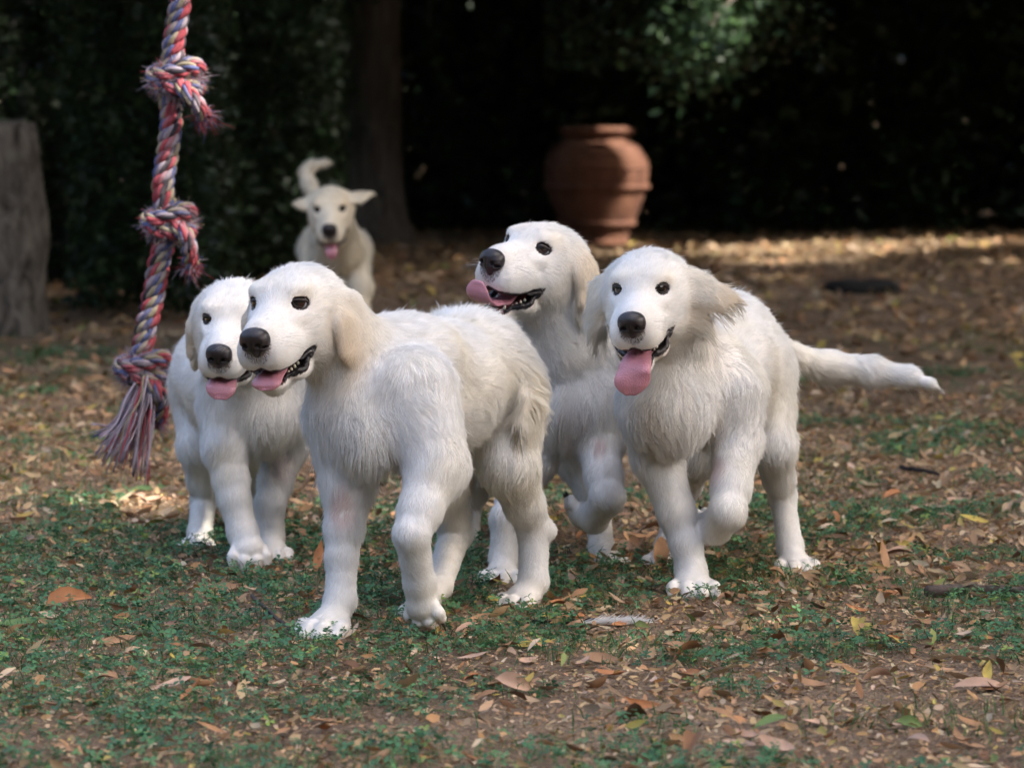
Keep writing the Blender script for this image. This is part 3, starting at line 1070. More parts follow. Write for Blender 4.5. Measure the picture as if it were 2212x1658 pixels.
# leaf litter
_p = strip_points(15000, 5.3, 12.5, lambda p: np.interp(p[:, 1], [5.3, 6.5, 7.5, 8.6, 10, 12.5], [0.20, 0.20, 0.22, 0.46, 0.60, 0.6]) * (0.35 + 1.1 * vnoise(p, 0.4, 31)) * np.where((p[:, 0] > 0.15) & (p[:, 1] < 8.8), 2.2, 1.2), pad=0.8)
_n = len(_p)
_A = scatter(DRY_T2, _p + np.array([0, 0, 0.002]) + np.stack([0 * _p[:, 0], 0 * _p[:, 0], 0.014 * RNG.random(_n)], 1), 0.022 + 0.032 * RNG.random(_n), rot_mats(RNG.random(_n) * 6.3, RNG.normal(0, .28, _n), RNG.normal(0, .5, _n)), dry_cols(_n))
_p = strip_points(17000, 12.5, 26, pad=2.0)
_n = len(_p)
_B = scatter([leaf_template(1, 0.36, 2, 0.6, 0.4)], _p + [0, 0, 0.003], 0.045 + 0.04 * RNG.random(_n), rot_mats(RNG.random(_n) * 6.3, RNG.normal(0, .3, _n), RNG.normal(0, .5, _n)), dry_cols(_n))
_v = np.concatenate([_A[0], _B[0]])
_f = [np.concatenate([_A[1][0], _B[1][0] + len(_A[0])])]
tag(link('leaf_litter', mesh_np('leaf_litter', _v, _f, True, np.concatenate([_A[2], _B[2]])), M_LITTER), 'brown dry leaves littering the garden floor', 'leaf litter', kind='stuff')


# clover: three leaflets on a stalk
def clover_template():
    V, Q = [], []
    for k in range(3):
        a = k * 2 * math.pi / 3
        pts = [(0, 0, 0), (0.45, -0.30, 0.10), (0.92, -0.34, 0.10), (1.02, 0, 0.02), (0.92, 0.34, 0.10), (0.45, 0.30, 0.10)]
        o = len(V)
        for x, y, z in pts:
            V.append((x * math.cos(a) - y * math.sin(a), x * math.sin(a) + y * math.cos(a), z))
        Q += [(o, o + 1, o + 2, o + 3), (o, o + 3, o + 4, o + 5)]
    o = len(V)
    V += [(-0.06, 0, 0), (0.06, 0, 0), (0.06, 0.02, -1.8), (-0.06, 0.02, -1.8)]
    Q.append((o, o + 1, o + 2, o + 3))
    return np.array(V, float), np.array(Q)


_p = strip_points(140000, 5.3, 14, green_mask)
_n = len(_p)
_p[:, 2] = 0.006 + 0.026 * RNG.random(_n) ** 1.4
_cb = np.array([[0.042, 0.108, 0.048], [0.030, 0.084, 0.042], [0.058, 0.135, 0.052], [0.13, 0.19, 0.045]])
_c = 1.65 * _cb[RNG.choice(4, _n, p=[0.45, 0.33, 0.19, 0.03])] * (0.7 + 0.6 * RNG.random((_n, 1)))
_v, _f, _c = scatter([clover_template()], _p, 0.0060 + 0.0064 * RNG.random(_n), rot_mats(RNG.random(_n) * 6.3, RNG.normal(0, .35, _n), RNG.normal(0, .35, _n)), _c, sit=False)
tag(link('clover', mesh_np('clover', _v, _f, True, _c), M_GREEN), 'low green clover growing in patches over the earth', 'clover', kind='stuff')

# short grass
_p = strip_points(230000, 5.3, 15, lambda p: np.clip(np.clip((vnoise(p, 0.35, 41) * 0.7 + vnoise(p, 0.12, 42) * 0.3 - 0.50) * 4, 0.03, 1) + 0.45 * green_mask(p), 0, 1) * np.interp(p[:, 1], [5.3, 7.5, 9, 15], [0.6, 0.6, 0.4, 0.25]))
_n = len(_p)
_bl = [(np.array([[-.04, 0, 0], [.04, 0, 0], [.05 + b * .3, .0, .55], [-.03 + b * .3, 0, .55], [b, 0, 1.0], [b + .01, 0, 1.0]]), np.array([[0, 1, 2, 3], [3, 2, 5, 4]])) for b in (0.2, 0.6, 1.0)]
_gc = np.array([[0.070, 0.150, 0.052], [0.085, 0.16, 0.060], [0.27, 0.22, 0.12]])[RNG.choice(3, _n, p=[.5, .38, .12])] * (0.7 + 0.6 * RNG.random((_n, 1)))
_v, _f, _c = scatter(_bl, _p, 0.012 + 0.026 * RNG.random(_n) ** 2, rot_mats(RNG.random(_n) * 6.3, RNG.normal(0, .15, _n), RNG.normal(0, .35, _n)), _gc)
tag(link('grass', mesh_np('grass', _v, _f, True, _c), M_GREEN), 'short thin grass among the clover', 'grass', kind='stuff')

# single fallen leaves that can be told apart
LEAF_KINDS = [('dry tan leaf lying on the ground', (0.34, 0.19, 0.10)), ('dark brown dry leaf lying on the ground', (0.20, 0.10, 0.05)), ('orange brown dry leaf lying on the ground', (0.40, 0.17, 0.07)),
              ('pale pinkish dry leaf lying on the ground', (0.47, 0.30, 0.21)), ('yellow fallen leaf lying on the ground', (0.44, 0.33, 0.08)), ('green fallen leaf lying on the ground', (0.13, 0.20, 0.07))]
_lm = []
for _nm, _cl in LEAF_KINDS:
    _m = mat_plain(_nm.split(' leaf')[0].replace(' ', '_') + '_leaf', _cl, 0.7, 0.25, noise=0.35, scale=1.6, bump=0.3)
    _row = []
    for (_tv, _tq) in DRY_T:
        _me = mesh_np('fallen_leaf', _tv, _tq)
        _me.materials.append(_m)
        _row.append(_me)
    _lm.append(_row)


def fallen_leaf(kind, var, loc, size, yaw, tilt=0.0, roll=0.0, label=None):
    o = bpy.data.objects.new('fallen_leaf', _lm[kind][var])
    R = rot_mats(np.array([yaw]), np.array([tilt]), np.array([roll]))[0]
    z0 = ((DRY_T[var][0] @ R.T)[:, 2]).min() * size
    o.location = (loc[0], loc[1], 0.004 - z0)
    o.rotation_euler = Matrix(R.tolist()).to_euler()
    o.scale = (size, size, size)
    COL.objects.link(o)
    if label is None:
        shape = ('flat', 'narrow', 'curled', 'twisted', 'folded', 'rolled')[var]
        Y, X = loc[1], loc[0] / (loc[1] * 0.1333)
        if Y < 6.6: place = 'bare earth in front of the puppies'
        elif Y < 8.7: place = 'clover among the puppies'
        else: place = 'litter behind the puppies'
        side = 'on the left' if X < -0.4 else ('on the right' if X > 0.4 else 'in the middle')
        label = '%s %s leaf on the %s, %s' % (shape, LEAF_KINDS[kind][0].split(' leaf')[0].replace('fallen', '').replace('dry', '').strip(), place, side)
        return tag(o, label.replace('  ', ' '), 'leaf', 'single fallen leaves')
    return tag(o, label, 'leaf')


_p = strip_points(900, 5.45, 9.3, lambda p: np.where(p[:, 0] > 0.1, 0.75, 0.42), pad=-0.03)[:275]
for _q in _p:
    fallen_leaf(int(RNG.choice(6, p=[.33, .2, .18, .2, .06, .03])), int(RNG.integers(0, 6)), _q, 0.042 + 0.035 * RNG.random(), RNG.random() * 6.3, RNG.normal(0, 0.2), RNG.normal(0, 0.4))
for _k, _var, _xy, _sz, _yaw, _ti, _ro, _lb in (
        (2, 4, (150, 1312), 0.10, 0.35, 0.25, 0.5, 'crumpled orange leaf curling up from the clover, left of the front puppy'),
        (3, 1, (440, 1415), 0.095, 2.4, 0.15, 0.5, 'pale curled leaf with tan tip on earth near front puppy paw'),
        (4, 0, (1150, 1398), 0.085, 0.05, 0.05, 0.2, 'long yellow brown leaf on the bare earth, below the puppies'),
        (2, 0, (688, 1235), 0.07, 1.2, 1.05, 0.3, 'tan leaf standing upright beside the front puppy planted foreleg'),
        (0, 0, (1908, 1235), 0.075, 1.9, 1.0, 0.2, 'tan leaf standing upright in the clover, right of all puppies'),
        (4, 2, (2132, 1472), 0.05, 1.4, 0.6, 0.3, 'bright yellow leaf near the bottom right corner'),
        (3, 1, (2120, 1492), 0.10, 0.05, 0.05, 0.5, 'long pinkish curled leaf near the bottom right corner'),
        (5, 0, (822, 1277), 0.07, 0.1, 0.1, 0.2, 'dark green leaf in the shade between the front puppy forelegs'),
        (0, 5, (1075, 1487), 0.07, 0.0, 0.05, 0.3, 'rolled tan leaf on bare earth in front of the puppies'),
        (5, 0, (45, 1352), 0.10, 0.05, 0.05, 0.2, 'long grey green leaf at the left edge of the clover'),
        (0, 3, (250, 1392), 0.075, 0.25, 0.12, 0.3, 'light brown leaf arching over clover at lower left'),
        (4, 2, (250, 1152), 0.075, 0.3, 0.1, 0.3, 'yellowish leaf on earth below the hanging rope'),
        (0, 4, (1425, 1228), 0.09, 1.4, 0.9, 0.2, 'brown leaf propped up behind the right puppy planted paw'),
        (5, 3, (325, 1060), 0.10, 0.1, 0.05, 0.2, 'pale green leaf on the earth under the rope tassel')):
    fallen_leaf(_k, _var, gpx(*_xy), _sz, _yaw, _ti, _ro, _lb)

# ------------------------------------------------------------------ sticks
M_BARK = mat_plain('twig_bark', (0.085, 0.065, 0.055), 0.85, 0.2, noise=0.4, scale=60, bump=0.5)
M_DARKBARK = mat_plain('dark_twig_bark', (0.022, 0.018, 0.017), 0.85, 0.2, noise=0.4, scale=60, bump=0.5)


def stick(name, pts, r, mat, label, cat='twig', n=8):
    P = spline([gpx(x, y) + np.array([0, 0, z]) for x, y, z in pts], 14)
    P += np.stack([np.zeros(14), 0.002 * np.sin(np.arange(14) * 1.7), 0.0015 * np.cos(np.arange(14) * 2.1)], 1)
    rad = np.linspace(r, r * 0.6, 14) * (0.9 + 0.25 * vnoise(P, 0.01, 4))
    v, f = tube(P, rad, n)
    return tag(link(name, mesh_np(name, v, f), mat), label, cat)


stick('twig', [(545, 1312, 0.022), (590, 1343, 0.014), (645, 1382, 0.006)], 0.0045, M_BARK, 'grey twig slanting through clover to the front puppy paw')
stick('twig', [(1140, 1348, 0.006), (1210, 1352, 0.008), (1285, 1346, 0.008)], 0.0048, M_DARKBARK, 'dark twig on earth ending at the tuft of shed fur')
stick('twig', [(1945, 1026, 0.02), (2000, 1034, 0.02), (2052, 1040, 0.012)], 0.006, M_DARKBARK, 'black stick lying on leaves at the right, under the long tail')
stick('branch', [(2000, 1290, 0.012), (2110, 1287, 0.014), (2240, 1290, 0.012)], 0.012, M_BARK, 'thick brown fallen branch in clover at the right edge', 'branch')

# tuft of shed fur on the ground
_b = gpx(1322, 1350)
_n = 500
_o = np.stack([RNG.normal(0, 0.024, _n), RNG.normal(0, 0.003, _n), 0.003 + 0.005 * RNG.random(_n)], 1)
_d = np.stack([0.7 + 0.4 * RNG.random(_n), RNG.normal(0, .3, _n), 0.10 + RNG.normal(0, .15, _n)], 1)
_t = np.linspace(0, 1, 4)
_W = (_b + _o)[:, None] + (0.010 + 0.018 * RNG.random(_n))[:, None, None] * (_t[None, :, None] * _d[:, None] + (_t ** 2)[None, :, None] * np.array([0.2, 0, 0.25]))
_W[:, :, 2] = np.maximum(_W[:, :, 2], 0.003)
tag(strands('fur_tuft', _W, 0.00045 * np.array([1, 1, .8, .2]), np.full((_n, 3), 0.62) * np.array([1, .97, .92]), M_WHISKER, None), 'tuft of shed white fur lying on the earth', 'fur tuft')

# ------------------------------------------------------------------ shade: where the sun gets through
SUN = np.array(SUN_DIR)
GAPS = []


def gap(p, r): GAPS.append((np.asarray(p, float), r))


for _x, _y, _r in ((1530, 548, .16), (1600, 535, .20), (1660, 540, .26), (1720, 532, .24), (1770, 548, .26), (1830, 528, .22), (1880, 540, .24), (1950, 524, .26), (2010, 530, .24), (2080, 522, .26), (2150, 524, .24), (2210, 522, .26), (1640, 566, .16), (1760, 560, .18), (1560, 535, .12), (2200, 566, .14), (1640, 600, .12), (1330, 530, .12), (1340, 548, .16), (1290, 545, .10)):
    gap(gpx(_x, _y), _r)
for _x, _y, _Y, _r in ((1385, 335, 22.2, .03), (1390, 400, 22.2, .02), (1330, 270, 22.2, .0), (1380, 470, 22.2, .0), (585, 425, 18.4, -.06), (600, 480, 18.4, -.08), (640, 330, 18.4, -.08), (675, 302, 18.4, -.06), (1530, 50, 20.0, .18), (1505, 115, 20.0, .04), (1560, 20, 20.0, .10)):
    gap(px(_x, _y, _Y), _r)
for _x, _y, _r in ((200, 1092, -.10), (275, 1090, -.08), (345, 1092, -.08), (390, 1084, -.10), (435, 1172, -.10)):
    gap(gpx(_x, _y), _r)


def sunlit_gap(p):
    out = np.zeros(len(p), bool)
    for q, r in GAPS:
        d = p - q
        al = d @ SUN
        pr = np.linalg.norm(d - al[:, None] * SUN, axis=1)
        out |= (pr < r * 0.8 + 0.15) & (al > 0.3)
    return out


# ------------------------------------------------------------------ trees, hedges
def bark_material(name, c1, c2, sc=(14, 14, 2.2)):
    m, nt, b = new_mat(name)
    b.inputs['Roughness'].default_value = 0.9
    b.inputs['Specular IOR Level'].default_value = 0.15
    tc = nd(nt, 'ShaderNodeTexCoord')
    mp = nd(nt, 'ShaderNodeMapping')
    mp.inputs['Scale'].default_value = sc
    nz = nd(nt, 'ShaderNodeTexNoise', Scale=1.6, Detail=8.0, Roughness=0.65, Distortion=0.6)
    nt.links.new(tc.outputs['Object'], mp.inputs['Vector'])
    nt.links.new(mp.outputs[0], nz.inputs['Vector'])
    r = nd(nt, 'ShaderNodeValToRGB')
    r.color_ramp.elements[0].position = 0.34
    r.color_ramp.elements[1].position = 0.68
    r.color_ramp.elements[0].color = rgba(c1)
    r.color_ramp.elements[1].color = rgba(c2)
    nt.links.new(nz.outputs['Fac'], r.inputs['Fac'])
    nt.links.new(r.outputs['Color'], b.inputs['Base Color'])
    bp = nd(nt, 'ShaderNodeBump', Strength=0.9, Distance=0.03)
    nt.links.new(nz.outputs['Fac'], bp.inputs['Height'])
    nt.links.new(bp.outputs['Normal'], b.inputs['Normal'])
    return m


M_TRUNK = bark_material('tree_bark', (0.075, 0.066, 0.058), (0.25, 0.22, 0.19))
M_STUMP = bark_material('stump_bark', (0.035, 0.030, 0.025), (0.25, 0.22, 0.185), (10, 10, 4.5))
LEAF6 = [leaf_template(1, 0.55, 2, c, 0.35, 0.3) for c in (0.3, -0.5, 0.9)]
LEAFQ = [(np.array([[-.5, -.28, 0], [.1, -.36, .08], [.5, .02, 0], [.05, .34, .06]]), np.array([[0, 1, 2, 3]]))]
GREENS = np.array([[0.022, 0.044, 0.017], [0.017, 0.034, 0.015], [0.030, 0.058, 0.020], [0.022, 0.039, 0.022]])


def trunk(name, base, top, r0, r1, parent, mat, bend=0.15, n=14, seg=22):
    t = np.linspace(0, 1, seg)
    P = base[None] * (1 - t)[:, None] + top[None] * t[:, None]
    P[:, 0] += bend * np.sin(t * 3.1) * 0.5
    P[:, 1] += bend * np.cos(t * 2.3 + 1) * 0.3 - bend * math.cos(1) * 0.3
    flare = 1 + 0.55 * np.exp(-t * (np.linalg.norm(top - base)) / 0.18)
    v, f = tube(P, (r0 + (r1 - r0) * t) * flare, n)
    k = 1 + 0.22 * (vnoise(v * [1, 1, 0.25], 0.12, 6) - 0.5)
    ax = np.repeat(P, n, 0)
    v[:len(ax)] = ax + (v[:len(ax)] - ax) * k[:len(ax), None]
    link(name, mesh_np(name, v, f), mat, parent)
    return P


def crown_points(n, c, r, lumps, seed, hollow=0.55):
    """Leaf positions in lumpy clumps spread over an ellipsoid's shell and inside."""
    rng = np.random.default_rng(seed)
    d = rng.normal(size=(lumps, 3)); d /= np.linalg.norm(d, axis=1, keepdims=True)
    lc = c + d * r * (hollow + (1 - hollow) * rng.random((lumps, 1))) * 0.85
    which = rng.integers(0, lumps, n)
    o = rng.normal(size=(n, 3)); o /= np.linalg.norm(o, axis=1, keepdims=True)
    lr = (0.28 + 0.25 * rng.random(lumps)) * r.mean()
    return lc[which] + o * (lr[which] * rng.random(n) ** 0.45)[:, None] * np.array([1, 1, 0.75])


def foliage(name, pts, size, parent, seed, cols=GREENS, tmpl=LEAFQ, sit=False, mat=None, down=0.0):
    rng = np.random.default_rng(seed)
    pts = pts[~sunlit_gap(pts)]
    n = len(pts)
    R = rot_mats(rng.random(n) * 6.3, rng.normal(-down, 0.6, n), rng.normal(0, 0.7, n))
    c = cols[rng.integers(0, len(cols), n)] * (0.7 + 0.6 * rng.random((n, 1)))
    v, f, cc = scatter(tmpl, pts, size * (0.65 + 0.7 * rng.random(n)), R, c, sit=False)
    return link(name, mesh_np(name, v, f, True, cc), mat or M_DARKLEAF, parent)


def tree(base, crown_c, crown_r, r0, label, seed, n=15000, size=0.24, lumps=46, group='trees round the clearing', floor=0.0):
    root = empty('tree', (base[0], base[1], 0))
    tag(root, label, 'tree', group)
    c = np.array(crown_c, float)
    P = trunk('trunk', np.array([base[0], base[1], -0.05]), np.array([c[0] * 0.4 + base[0] * 0.6, c[1] * 0.4 + base[1] * 0.6, c[2]]), r0, r0 * 0.45, root, M_TRUNK, bend=0.25)
    rng = np.random.default_rng(seed)
    for k in range(5):
        a = P[int(len(P) * (0.55 + 0.08 * k))]
        b = c + (rng.random(3) * 2 - 1) * np.array(crown_r) * 0.7
        v, f = tube(spline([a, (a + b) / 2 + [0, 0, 0.3], b], 10), np.linspace(r0 * 0.4, r0 * 0.1, 10), 7)
        link('limb', mesh_np('limb', v, f), M_TRUNK, root)
    pts = crown_points(n, c, np.array(crown_r, float), lumps, seed, 0.55 if not floor else 0.0)
    pts[:, 2] = np.maximum(pts[:, 2], floor + 0.5 * rng.random(len(pts)) ** 2)
    foliage('crown', pts, size, root, seed)
    return root


if True:  # all out of view; crowns placed where they block sun and sky
    tree((5.6, 2.6), (5.8, 3.0, 7.2), (4.6, 4.4, 2.4), 0.22, 'broad shade tree outside the view, beside the camera', 101, n=19000)
    tree((5.2, 9.0), (6.6, 9.6, 7.2), (4.4, 4.4, 2.4), 0.20, 'broad shade tree outside the view, right of the puppies', 102, n=19000)
    tree((6.2, 16.0), (6.6, 16.4, 7.0), (4.6, 4.4, 2.6), 0.22, 'broad shade tree outside the view, right of the jar', 103, n=19000)
    tree((7.5, 23.5), (7.5, 22.5, 6.6), (4.8, 4.6, 3.0), 0.22, 'broad shade tree standing at the back right, beyond the sunlit ground', 104, n=19000)
    tree((0.6, 27.6), (1.6, 23.0, 3.3), (4.6, 4.4, 1.4), 0.20, 'unseen tree behind the hedge, added low to shade the jar', 105, n=26000, size=0.22, lumps=60, floor=1.75)  # low unseen crowns from here added to darken the background
    tree((4.6, 27.6), (5.6, 22.0, 3.4), (4.0, 4.6, 1.4), 0.20, 'unseen tree behind the hedge, added low to shade the back right', 109, n=22000, size=0.22, lumps=56, floor=1.75)
    tree((-3.4, 27.4), (-2.8, 20.5, 3.6), (3.2, 4.6, 1.5), 0.20, 'unseen tree at the back, added low to shade the shrubs', 110, n=20000, size=0.22, lumps=56, floor=1.75)
    tree((-6.4, 21.0), (-5.2, 20.0, 4.8), (3.6, 4.4, 2.4), 0.20, 'unseen tree added at the back left to darken the shrubs', 106, n=15000)
    tree((-7.0, -6.0), (-6.0, -6.5, 4.6), (5.0, 4.0, 3.6), 0.22, 'unseen leafy tree added behind the camera on its left', 107, n=20000, size=0.34, lumps=60)  # added out of view to cut sky light from the camera side
    tree((4.6, 12.6), (4.0, 12.8, 6.8), (3.8, 3.4, 2.0), 0.16, 'added shade tree outside the view, between the puppies and the jar', 114, n=22000)  # added to close a sun leak between the neighbouring crowns
    tree((-3.4, 16.6), (-2.6, 13.6, 3.3), (3.0, 2.8, 1.2), 0.14, 'unseen shade tree added left of the farthest puppy, its crown above the view', 112, n=19000, size=0.2, lumps=60, floor=1.5)  # this and the next crown added to keep front light off the back
    tree((3.9, 17.6), (2.6, 14.2, 3.4), (3.4, 2.8, 1.2), 0.14, 'unseen shade tree added right of the flat stone, its crown above the view', 113, n=22000, size=0.2, lumps=60, floor=1.5)
    tree((3.5, -8.5), (3.0, -8.5, 5.6), (5.5, 4.0, 4.6), 0.22, 'unseen leafy tree added behind the camera on its right', 108, n=20000, size=0.34, lumps=60)


def hedge(name, label, x0, x1, y0, y1, z1, n, size, seed, cat='hedge', stems=6, cols=GREENS):
    """A leafy mass between x0..x1, y0..y1 up to z1, with stems inside and a lumpy face."""
    rng = np.random.default_rng(seed)
    root = empty(name, ((x0 + x1) / 2, (y0 + y1) / 2, 0))
    tag(root, label, cat)
    u = rng.random((n, 3))
    p = np.stack([x0 + (x1 - x0) * u[:, 0], y0 + (y1 - y0) * u[:, 1] ** (1.6 if y1 - y0 < 5 else 1.0), z1 * u[:, 2]], 1)
    p[:, 1] += 0.7 * (vnoise(p * [1, 0, 1], 0.55, seed) - 0.5) + 0.25 * (vnoise(p * [1, 0, 1], 0.2, seed + 1) - 0.5)
    p[:, 2] = np.abs(p[:, 2] + 0.25 * (vnoise(p * [1, 1, 0], 0.5, seed + 2) - 0.5)) + 0.02
    p = p[rng.random(n) < 0.5 + 0.8 * vnoise(p, 0.22, seed + 3)]
    foliage('foliage', p, size, root, seed, tmpl=LEAF6 if size < 0.4 else LEAFQ, cols=cols)
    for k in range(stems):
        b = np.array([x0 + (x1 - x0) * (k + 0.5 + 0.4 * rng.random()) / stems, y0 * 0.3 + y1 * 0.7 + 0.1 * rng.normal(), 0])
        v, f = tube(spline([b, b + [0.1 * rng.normal(), 0, z1 * 0.5], b + [0.3 * rng.normal(), 0.1, z1 * 0.92]], 9), np.linspace(0.035, 0.012, 9), 7)
        link('stem', mesh_np('stem', v, f), M_TRUNK, root)
    return root


if True:
    hedge('hedge', 'tall dark hedge closing the garden behind the jar', -1.9, 9.0, 24.2, 27.0, 3.0, 90000, 0.12, 201, stems=14)
    hedge('hedge', 'tall dense evergreen hedge at the very back of the garden', -12.0, 14.0, 28.0, 31.0, 6.0, 70000, 0.26, 205, stems=10)
    hedge('shrub', 'dark leafy shrub behind the hanging rope and the farthest puppy', -2.5, -0.85, 18.2, 20.4, 2.6, 34000, 0.062, 202, 'shrub', 5)
    hedge('shrub', 'low dark shrub between the stump and the rope', -1.86, -1.22, 15.7, 17.4, 2.2, 14000, 0.058, 209, 'shrub', 0)
    hedge('shrub', 'dark glossy shrub at the left edge above the stump', -4.6, -2.3, 16.2, 18.2, 2.8, 38000, 0.060, 203, 'shrub', 6)
    hedge('shrub', 'shrub with leaves coloured sunlit bright behind the farthest puppy', -1.75, -0.9, 20.2, 21.6, 2.4, 9000, 0.060, 204, 'shrub', 4, cols=GREENS * 1.5)  # greens raised so the leaves look sunlit
    # hedges added out of the picture to block low sky light
    hedge('hedge', 'unseen hedge added along the right side to block sky light', 10.0, 11.6, -12.0, 27.0, 3.9, 13000, 0.5, 206, stems=4)
    hedge('hedge', 'unseen hedge added along the left side to block sky light', -12.6, -11.0, -12.0, 27.0, 3.9, 13000, 0.5, 207, stems=4)
    hedge('hedge', 'unseen hedge added behind the camera to block sky light', -12.0, 11.0, -13.5, -12.0, 3.9, 9500, 0.5, 208, stems=4)

# ------------------------------------------------------------------ stump, ivy tree, jar, slab
def stump():
    b = gpx(12, 722)
    root = empty('tree_stump', (b[0], b[1], 0))
    tag(root, 'tall weathered grey tree stump at the left edge', 'stump')
    P = np.stack([np.full(16, b[0]), np.full(16, b[1]), np.linspace(-0.03, 0.815, 16)], 1)
    P[:, 0] += 0.012 * np.sin(np.linspace(0, 4, 16))
    t = np.linspace(0, 1, 16)
    r = (0.150 + 0.035 * np.exp(-t * 7)) * np.where(t > 0.96, 0.88, np.where(t > 0.9, 0.965, 1.0))
    n = 40
    v, f = tube(P, r, n)
    ax = np.repeat(P, n, 0)
    k = 1 + 0.10 * (vnoise(v * [1, 1, 0.3], 0.05, 61) - 0.5) + 0.16 * (vnoise(v * [1, 1, 0.5], 0.12, 62) - 0.5)
    v[:len(ax)] = ax + (v[:len(ax)] - ax) * k[:len(ax), None]
    top = v[:, 2] > 0.80
    v[top, 2] += 0.04 * (vnoise(v[top], 0.07, 63) - 0.5)
    link('trunk', mesh_np('trunk', v, f), M_STUMP, root)


def ivy_tree():
    b = gpx(800, 524)
    root = empty('tree', (b[0], b[1], 0))
    tag(root, 'straight tree trunk wrapped in ivy behind the farthest puppy', 'tree')
    P = trunk('trunk', np.array([b[0], b[1], -0.05]), np.array([b[0] - 0.05, b[1] + 0.1, 4.6]), 0.195, 0.15, root, M_TRUNK, bend=0.05)
    n = 5200
    a = RNG.normal(-1.1, 0.9, n)
    z = RNG.random(n) * 4.2 + 0.05
    ok = RNG.random(n) < np.clip(0.05 + 0.45 * z + 0.3 * (a < -0.9), 0, 1) * np.where(a > -0.2, 0.10, 1)
    a, z = a[ok], z[ok]
    r = 0.19 + 0.16 * RNG.random(len(a)) ** 2 * np.clip(z * 0.9, 0.2, 1.2)
    pts = np.stack([b[0] + r * np.sin(a), b[1] - r * np.cos(a), z], 1)
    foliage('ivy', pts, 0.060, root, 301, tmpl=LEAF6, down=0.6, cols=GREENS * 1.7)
    for k in range(4):
        z0 = 0.02
        aa = -1.2 + 0.5 * k
        pp = np.stack([b[0] + 0.185 * np.sin(aa + 0.3 * np.sin(np.linspace(0, 5, 14) + k)), b[1] - 0.185 * np.cos(aa + 0.3 * np.sin(np.linspace(0, 5, 14) + k)), np.linspace(z0, 3.6, 14)], 1)
        v, f = tube(pp, 0.010, 6)
        link('ivy_stem', mesh_np('ivy_stem', v, f), M_TRUNK, root)
    crown = crown_points(15000, np.array([b[0] - 0.2, b[1] - 0.8, 4.9]), np.array([4.2, 4.2, 2.0]), 40, 303)
    foliage('crown', crown, 0.20, root, 303)
    # trailing ivy hanging off to the right
    v0 = px(920, 60, 22.6)
    vine = spline([px(925, -40, 22.6), px(930, 90, 22.5), px(945, 150, 22.5), px(962, 190, 22.5), px(985, 228, 22.5)], 24)
    v, f = tube(vine, 0.006, 6)
    hv = empty('ivy_vine', tuple(vine[-1]))
    tag(hv, 'trailing strand of ivy hanging right of the ivy tree', 'vine')
    link('stem', mesh_np('stem', v, f), M_TRUNK, hv)
    pts = np.repeat(vine, 5, 0) + RNG.normal(0, 0.025, (len(vine) * 5, 3))
    foliage('foliage', pts, 0.055, hv, 305, tmpl=LEAF6, down=0.5, cols=GREENS * 1.7)


def spray():
    """Low branch in a sun gap, leaves also coloured sunlit bright, top of the picture."""
    b = px(1530, 60, 20.0)
    root = empty('leafy_branch', tuple(b))
    tag(root, 'low leafy branch catching the sun above the jar, leaves coloured brighter', 'branch')
    tip = [px(1750, -170, 20.6), px(1640, -60, 20.3), px(1545, 40, 20.0), px(1490, 150, 19.9)]
    P = spline(tip, 16)
    v, f = tube(P, np.linspace(0.022, 0.005, 16), 7)
    link('stem', mesh_np('stem', v, f), M_TRUNK, root)
    pts = np.repeat(P, 130, 0) + RNG.normal(0, 1, (16 * 130, 3)) * np.array([0.13, 0.16, 0.12])
    wide = np.stack([px(1180 + 620 * u, -60 + 210 * w, 20.6) + [0, 0.5 * q, 0] for u, w, q in RNG.random((3800, 3))])
    wide = wide[RNG.random(len(wide)) < 0.25 + 0.8 * vnoise(wide, 0.16, 71)]
    foliage('foliage', pts, 0.060, root, 306, tmpl=LEAF6, down=0.4, cols=GREENS * 2.2)  # sunlit brightness put into the leaf colour; the wide leaves stay plain
    foliage('foliage', wide, 0.060, root, 307, tmpl=LEAF6, down=0.4)


